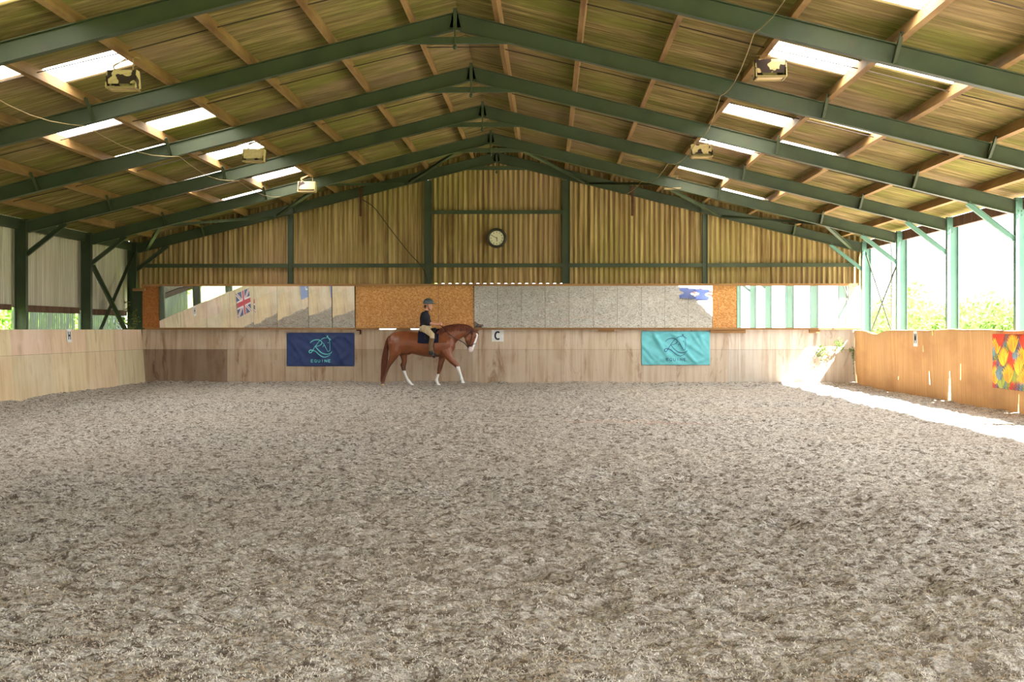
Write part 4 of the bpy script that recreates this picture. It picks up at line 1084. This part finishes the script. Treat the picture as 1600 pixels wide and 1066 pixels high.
def person_body():
    b = MB(); lofts(b, torso())
    lofts(b, [((792, -100), (742, -104), .06), ((802, -140), (750, -150), .056), ((806, -170), (748, -180), .06)], 12)
    lofts(b, [((828, -136), (795, -140), .035), ((842, -150), (765, -160), .058), ((850, -180), (742, -185), .072), ((849, -215), (734, -220), .077), ((845, -255), (738, -258), .077), ((822, -288), (762, -290), .05)], 16)
    lofts(b, [((846, -205), (836, -205), .01), ((858, -188), (840, -190), .014), ((862, -178), (842, -176), .018), ((848, -168), (838, -168), .01)], 8)     # nose
    b.ellipsoid(HP(845, -156, 0), (.016, .024, .008), 8, 6); b.ellipsoid(HP(845, -149, 0), (.014, .02, .008), 8, 6); b.ellipsoid(HP(836, -136, 0), (.022, .022, .018), 8, 6)
    for s in (-1, 1):
        b.ellipsoid(HP(785, -190, s * .078), (.016, .01, .03), 8, 6)
        b.tube(arm_pts(s), ARM_R, 12)
        w = HP(930, 62, s * .085); k = s * -1
        b.loft([(w + V((0, 0, .026)), w - V((0, 0, .026)), .018, LAT), (w + V((.03, k * .006, .034)), w + V((.03, k * .006, -.036)), .018, LAT), (w + V((.075, k * .012, .036)), w + V((.08, k * .012, -.042)), .016, LAT)], 10)
        for q in range(4):
            z = .027 - q * .02; L = (.9, 1, .95, .78)[q]; p = w + V((.078, k * .01, z))
            b.tube([p, p + V((.03 * L, k * .014, -.002)), p + V((.034 * L, k * .042 * L, -.005)), p + V((.004, k * .05, -.006)), p + V((-.014, k * .036, -.005))], [.0095, .0095, .009, .0085, .007], 8)
        b.tube([w + V((.02, k * .008, .03)), w + V((.05, k * .024, .05)), w + V((.082, k * .034, .05)), w + V((.1, k * .034, .042))], [.013, .012, .0105, .008], 8)
        b.tube(thigh_pts(s), [.095, .082, .062], 14); b.tube(calf_pts(s), [.06, .058, .056, .038], 12)
        b.loft([(HP(845, 435, s * .385), HP(815, 462, s * .385), .036, LAT), (HP(868, 455, s * .385), HP(830, 478, s * .385), .038, LAT), (HP(905, 470, s * .385), HP(890, 486, s * .385), .04, LAT), (HP(935, 478, s * .385), HP(928, 487, s * .385), .03, LAT)], 10)
    return remeshed(b, .0065, 3)
person = obj('person', person_body(), skin, None, 'person in dark shirt, beige breeches and riding helmet sitting on the chestnut horse', 'person', smooth=True, origin=HP(760, 140))
shirt_m = mat('charcoal_shirt', lin(46, 46, 54), .85, .15, 0, [((14, 14, 5), 4, .45, .7, lin(34, 34, 40), .7)], (30, .2))
b = MB(); lofts(b, [((832, 86), (672, 92), .182)] + [(T, B, h) for T, B, h in torso(.013)[2:]])
lofts(b, [((795, -98), (738, -104), .075), ((800, -126), (746, -134), .068)], 12)
for s in (-1, 1): b.tube(arm_pts(s)[:3] + [HP(822, 46, s * .21)], [.074, .068, .062, .056], 12)
obj('shirt', remeshed(b, .009, 4), shirt_m, person, smooth=True)
br_m = mat('beige_breeches', lin(196, 176, 142), .8, .15, 0, [((10, 10, 4), 4, .45, .7, lin(168, 146, 112), .6)], (30, .15))
b = MB(); lofts(b, [((838, 82), (672, 90), .186)] + torso(.012)[:1] + [((815, 160), (690, 175), .16)])
for s in (-1, 1): b.tube(thigh_pts(s) + [HP(866, 262, s * .39)], [.112, .096, .076, .066], 14)
obj('breeches', remeshed(b, .009, 4), br_m, person, smooth=True)
for s in (-1, 1):
    b = MB(); b.tube([HP(864, 254, s * .395)] + calf_pts(s)[1:], [.07, .069, .065, .048], 14)
    obj('half_chap', remeshed(b, .009, 3), mat('brown_suede_%d' % (s + 1), lin(112, 88, 66), .85, .1), person, smooth=True)
    b = MB(); b.tube([HP(842, 425, s * .388), HP(838, 452, s * .388)], [.05, .05], 10)
    b.loft([(HP(850, 432, s * .388), HP(808, 470, s * .388), .044, LAT), (HP(876, 450, s * .388), HP(830, 488, s * .388), .046, LAT), (HP(910, 466, s * .388), HP(892, 494, s * .388), .048, LAT), (HP(942, 476, s * .388), HP(934, 494, s * .388), .036, LAT)], 12)
    obj('boot', remeshed(b, .008, 3), M['black'], person, smooth=True)
hel = MB()
def hp(u, v):
    th = u * PI * .56; a = 2 * PI * v
    r = (.15 if math.cos(a) > 0 else .142, .118, .14)
    return HP(792, -232) + V((r[0] * math.sin(th) * math.cos(a), r[1] * math.sin(th) * math.sin(a), r[2] * math.cos(th)))
hel.grid(12, 28, hp, 0, True)
helmet = obj('helmet', hel, mat('dark_grey_helmet', lin(64, 74, 80), .3, .5), person, smooth=True); helmet.modifiers.new('t', 'SOLIDIFY').thickness = .012
m = MB(); m.grid(6, 14, lambda u, v: HP(792, -232) + V(((.135 + .07 * u * math.sin(PI * v)) * math.sin(PI * v), -(.115) * math.cos(PI * v), .0 - .02 * u + .008)))
o = obj('peak', m, mat('helmet_peak', lin(44, 52, 58), .35, .5), helmet, smooth=True); o.modifiers.new('t', 'SOLIDIFY').thickness = .01
m = MB(); m.tube(smooth_path([tuple(HP(790, -215, -.1)), tuple(HP(800, -170, -.085)), tuple(HP(826, -132, -.03)), tuple(HP(830, -128, 0)), tuple(HP(826, -132, .03)), tuple(HP(800, -170, .085)), tuple(HP(790, -215, .1))], 4), .007, 6); obj('chin_strap', m, M['black'], helmet)
m = MB(); m.loft([(HP(790, -200), HP(738, -205), .085, LAT), (HP(770, -178), HP(736, -182), .08, LAT), (HP(760, -158), HP(742, -160), .06, LAT)], 14); obj('hair', m, mat('brown_hair', lin(70, 50, 38), .6, .3), person, smooth=True)
for s in (-1, 1):
    m = MB(); m.ellipsoid(HP(845, -199, s * .034), (.008, .013, .007), 8, 6); obj('eye', m, mat('dark_eye_%d' % (s + 1), lin(50, 40, 36), .3, .5), person, smooth=True)
# ------------------------------------------------------------------ greenery, things on the long walls and at the open side
def shrub(name, c, r, n, size, label, cat, group, lm, seed, stems=5, gap=0.0):
    R = np.random.RandomState(seed)
    root = thing(name, (c[0], c[1], -.15), label, cat, group)
    d = R.normal(size=(n, 3)); d /= np.linalg.norm(d, axis=1)[:, None]
    lob = R.normal(size=(9, 3)) * .55; lob[:, 2] = np.abs(lob[:, 2]) * .7
    k = R.randint(0, 9, n)
    p = d * (R.rand(n, 1) ** .4) * .55 + lob[k]
    p = p * np.array(r) + np.array(c); p[:, 2] = np.maximum(p[:, 2], .02)
    a = R.normal(size=(n, 3)); a /= np.linalg.norm(a, axis=1)[:, None]
    b = np.cross(a, R.normal(size=(n, 3))); b /= np.linalg.norm(b, axis=1)[:, None]
    s = size * (.6 + .8 * R.rand(n, 1))
    q = np.stack([p - a * s, p + b * s * .45, p + a * s, p - b * s * .45], 1).reshape(-1, 3)
    m = MB(); m.v = [tuple(v) for v in q]; m.f = [[4 * i, 4 * i + 1, 4 * i + 2, 4 * i + 3] for i in range(n)]; m.m = [0] * n
    obj('foliage', m, lm, root, fixn=False)
    m = MB()
    for i in range(stems):
        e = lob[i % 9] * np.array(r) + np.array(c)
        m.tube([(c[0] + (i - 2) * .06, c[1] + .05 * (i % 3), -.16), ((c[0] + e[0]) / 2 + .1, (c[1] + e[1]) / 2, e[2] * .5), tuple(e)], [.045, .03, .012], 6)
    obj('stems', m, M['bark'], root)
    return root
HR = [(17.5, 41, 2.3), (17.0, 46, 2.6), (17.5, 51, 2.5), (17.2, 56, 3.0), (17.6, 61.5, 3.2), (17.0, 67, 3.2), (18.0, 74, 3.3)]
HL = ['nearest beyond the open side', 'second beyond the open side', 'third beyond the open side', 'fourth beyond the open side', 'fifth beyond the open side', 'sixth beyond the open side', 'farthest beyond the open side']
for i, (x, y, h) in enumerate(HR):
    shrub('hedge_shrub', (x, y, h * .42), (1.7, 2.6, h * .5), 3600, .11, 'sunlit pale green hedge shrub %s' % HL[i], 'shrub', 'hedge beyond the open side', M['leaf_glare'], 20 + i)
for i, (x, y, h) in enumerate(((-14.2, 22, 3.4), (-14.6, 27.5, 3.6), (-14.3, 33, 3.2), (-14.6, 38.5, 3.4), (-14.2, 44, 3.6))):
    shrub('hedge_shrub', (x, y, h * .45), (1.5, 2.7, h * .5), 3000, .12, 'green hedge shrub outside the clad side, %s along' % ORD[i], 'shrub', 'hedge outside the clad side', M['leaf'], 40 + i)
for i, x in enumerate((-1.6, 1.7)):
    shrub('hedge_shrub', (x, 47.5, 1.3), (1.7, 1.2, 1.55), 2200, .11, 'green shrub behind the gable, glimpsed in the slit %s the clock' % ('before' if i == 0 else 'past'), 'shrub', 'shrubs behind the gable', M['leaf'], 60 + i)
def weed(base, tips, n, size, label, lm, seed):
    R = np.random.RandomState(seed); base = V(base)
    root = thing('weed', base, label, 'weed')
    m = MB(); l = MB()
    for tp in tips:
        tp = V(tp); mid = (base + tp) / 2 + V((R.normal() * .03, -.03, R.normal() * .03))
        path = smooth_path([tuple(base), tuple(mid), tuple(tp)], 4); m.tube(path, .005, 5)
        for k in range(n):
            c = V(path[R.randint(2, len(path))]) + V(R.normal(size=3) * .045)
            a = V(R.normal(size=3)).normalized() * size * R.uniform(.6, 1.3); b = a.cross(V(R.normal(size=3))).normalized() * size * .42
            l.add([c - a, c + b, c + a, c - b], [(0, 1, 2, 3)])
    for v in (m, l): v.v = [(p[0], min(p[1], 39.69) if base[1] > 39.5 else p[1], p[2]) if p[0] < 10.14 or base[0] > 10.3 else (10.14, min(p[1], 39.69), p[2]) for p in v.v]
    obj('stems', m, lm, root); obj('leaves', l, lm, root, fixn=False)
def wp(px, py, y=39.6): X = xat(px, y); return (X, y, zat(py, y, X))
weed(wp(1290, 545.5, 39.69), [wp(1278, 546), wp(1274, 553), wp(1282, 541, 39.55), wp(1290, 556), wp(1283, 560, 39.62)], 16, .045, 'pale sunlit weed growing from the board seam above the sun patch', M['leaf_glare'], 3)
weed(wp(1318, 545.5, 39.69), [wp(1304, 534), wp(1308, 531, 39.5), wp(1300, 543), wp(1312, 538)], 14, .045, 'pale sunlit weed growing from the board seam near the corner', M['leaf_glare'], 5)
weed(wp(1336, 545, 39.66), [wp(1327, 547, 39.55), wp(1333, 556), wp(1332, 566), wp(1334, 580, 39.6)], 14, .04, 'weed hanging in the corner beside the brown matting', M['leaf_glare'], 9)
weed((-10.35, 39.3, 1.4), [(-10.3, 39.2, 2.0), (-10.42, 39.1, 2.3), (-10.2, 39.3, 1.85), (-10.5, 38.9, 1.9), (-10.6, 38.7, 1.75), (-10.25, 39.35, 2.15)], 26, .05, 'straggly weed climbing the corner by the brown strand board', M['leaf_dry'], 7)
ty = yat(1483, XR)
weed((10.55, ty + .1, -.12), [(10.5, ty + .05, .3), (10.6, ty + .3, .55), (10.45, ty, .15), (10.6, ty - .1, .6), (10.5, ty + .2, .75), (10.42, ty + .15, .4)], 40, .06, 'green weed outside, glimpsed through the tall tear in the brown matting', M['leaf'], 13)
# wall flag and banner on the long kickboard (seen in the mirrors)
def wx(z, h): return XL0 + (XL1 - XL0) * z / 1.56 + .012 + h
fy0, fy1, fz0, fz1 = 25.3, 27.6, .5, 1.4
root = thing('union_flag', (wx(fz0, 0), (fy0 + fy1) / 2, fz0), 'red, white and blue flag on the long kickboard, seen in the mirror', 'flag')
FB, FW, FR = mat('flag_blue', lin(52, 60, 110), .8, .1), mat('flag_white', lin(220, 220, 222), .8, .1), mat('flag_red', lin(186, 52, 66), .8, .1)
FP = lambda u, v, h: (wx(fz0 + v * (fz1 - fz0), h), fy1 + (fy0 - fy1) * u, fz0 + v * (fz1 - fz0))
m = MB(); m.grid(20, 10, lambda u, v: FP(u, v, 0)); o = obj('cloth', m, FB, root); o.modifiers.new('t', 'SOLIDIFY').thickness = .003
m = MB()
for a, b in (((.03, .03), (.97, .97)), ((.03, .97), (.97, .03))): stroke(m, [a, b], .12, lambda u, v, h: FP(u, v, h + .003), th=.002)
stroke(m, [(.5, 0), (.5, 1)], .2, lambda u, v, h: FP(u, v, h + .007), th=.002); stroke(m, [(0, .5), (1, .5)], .33, lambda u, v, h: FP(u, v, h + .007), th=.002)
obj('white_cross', m, FW, root)
m = MB()
for a, b in (((.03, .03), (.97, .97)), ((.03, .97), (.97, .03))): stroke(m, [a, b], .04, lambda u, v, h: FP(u, v, h + .0055), th=.001)
stroke(m, [(.5, 0), (.5, 1)], .12, lambda u, v, h: FP(u, v, h + .01), th=.002); stroke(m, [(0, .5), (1, .5)], .2, lambda u, v, h: FP(u, v, h + .01), th=.002)
obj('red_cross', m, FR, root)
root = thing('banner', (wx(.45, 0), 19.2, .45), 'pale blue banner on the long kickboard, seen in the mirror', 'banner')
GP = lambda u, v, h: (wx(.45 + v * .95, h), 20.3 - 1.9 * u, .45 + v * .95)
m = MB(); m.grid(20, 10, lambda u, v: GP(u, v, 0)); o = obj('cloth', m, mat('pale_blue_cloth', lin(118, 138, 190), .7, .2), root); o.modifiers.new('t', 'SOLIDIFY').thickness = .003
m = MB(); stroke(m, smooth_path([(.3, .6), (.42, .8), (.55, .62), (.5, .4), (.7, .35)], 5), .06, lambda u, v, h: GP(u, v, h + .003), th=.002); obj('emblem', m, FW, root)
# jumping poles and blocks beside the open side (seen in the mirrors)
PR = mat('pole_red', lin(206, 62, 52), .5, .3); PW = mat('pole_white', lin(232, 230, 226), .5, .3); BB = mat('blue_plastic', lin(70, 100, 190), .45, .4)
for i, (x0, y0, x1, y1) in enumerate(((8.0, 12.2, 8.5, 15.6), (8.35, 12.0, 8.95, 15.3), (8.75, 11.8, 9.4, 15.0))):
    root = thing('jump_pole', ((x0 + x1) / 2, (y0 + y1) / 2, .03), 'red and white jumping pole on the sand, %s from the open side' % ORD[2 - i], 'jump pole', 'jumping poles seen in the mirror')
    for k in range(5):
        a, b = k / 5, (k + 1) / 5
        m = MB(); m.tube([(x0 + (x1 - x0) * a, y0 + (y1 - y0) * a, .085), (x0 + (x1 - x0) * b, y0 + (y1 - y0) * b, .085)], .05, 12)
        obj('red_band' if k % 2 == 0 else 'white_band', m, PR if k % 2 == 0 else PW, root, smooth=False)
for i, (x, y) in enumerate(((7.75, 16.0), (8.35, 16.3))):
    m = MB(); m.prism([(-.3, 0), (.3, 0), (.3, .12), (.12, .2), (.12, .26), (.3, .34), (.3, .46), (-.3, .46), (-.3, .34), (-.12, .26), (-.12, .2), (-.3, .12)], (x, y - .2, .03), (x, y + .2, .03), (1, 0, 0), (0, 0, 1))
    obj('jump_block', m, BB, None, 'blue plastic jumping block on the sand, %s' % ('farther from the poles' if i == 0 else 'beside the sunlit strip'), 'jump block', 'blue jumping blocks seen in the mirror')
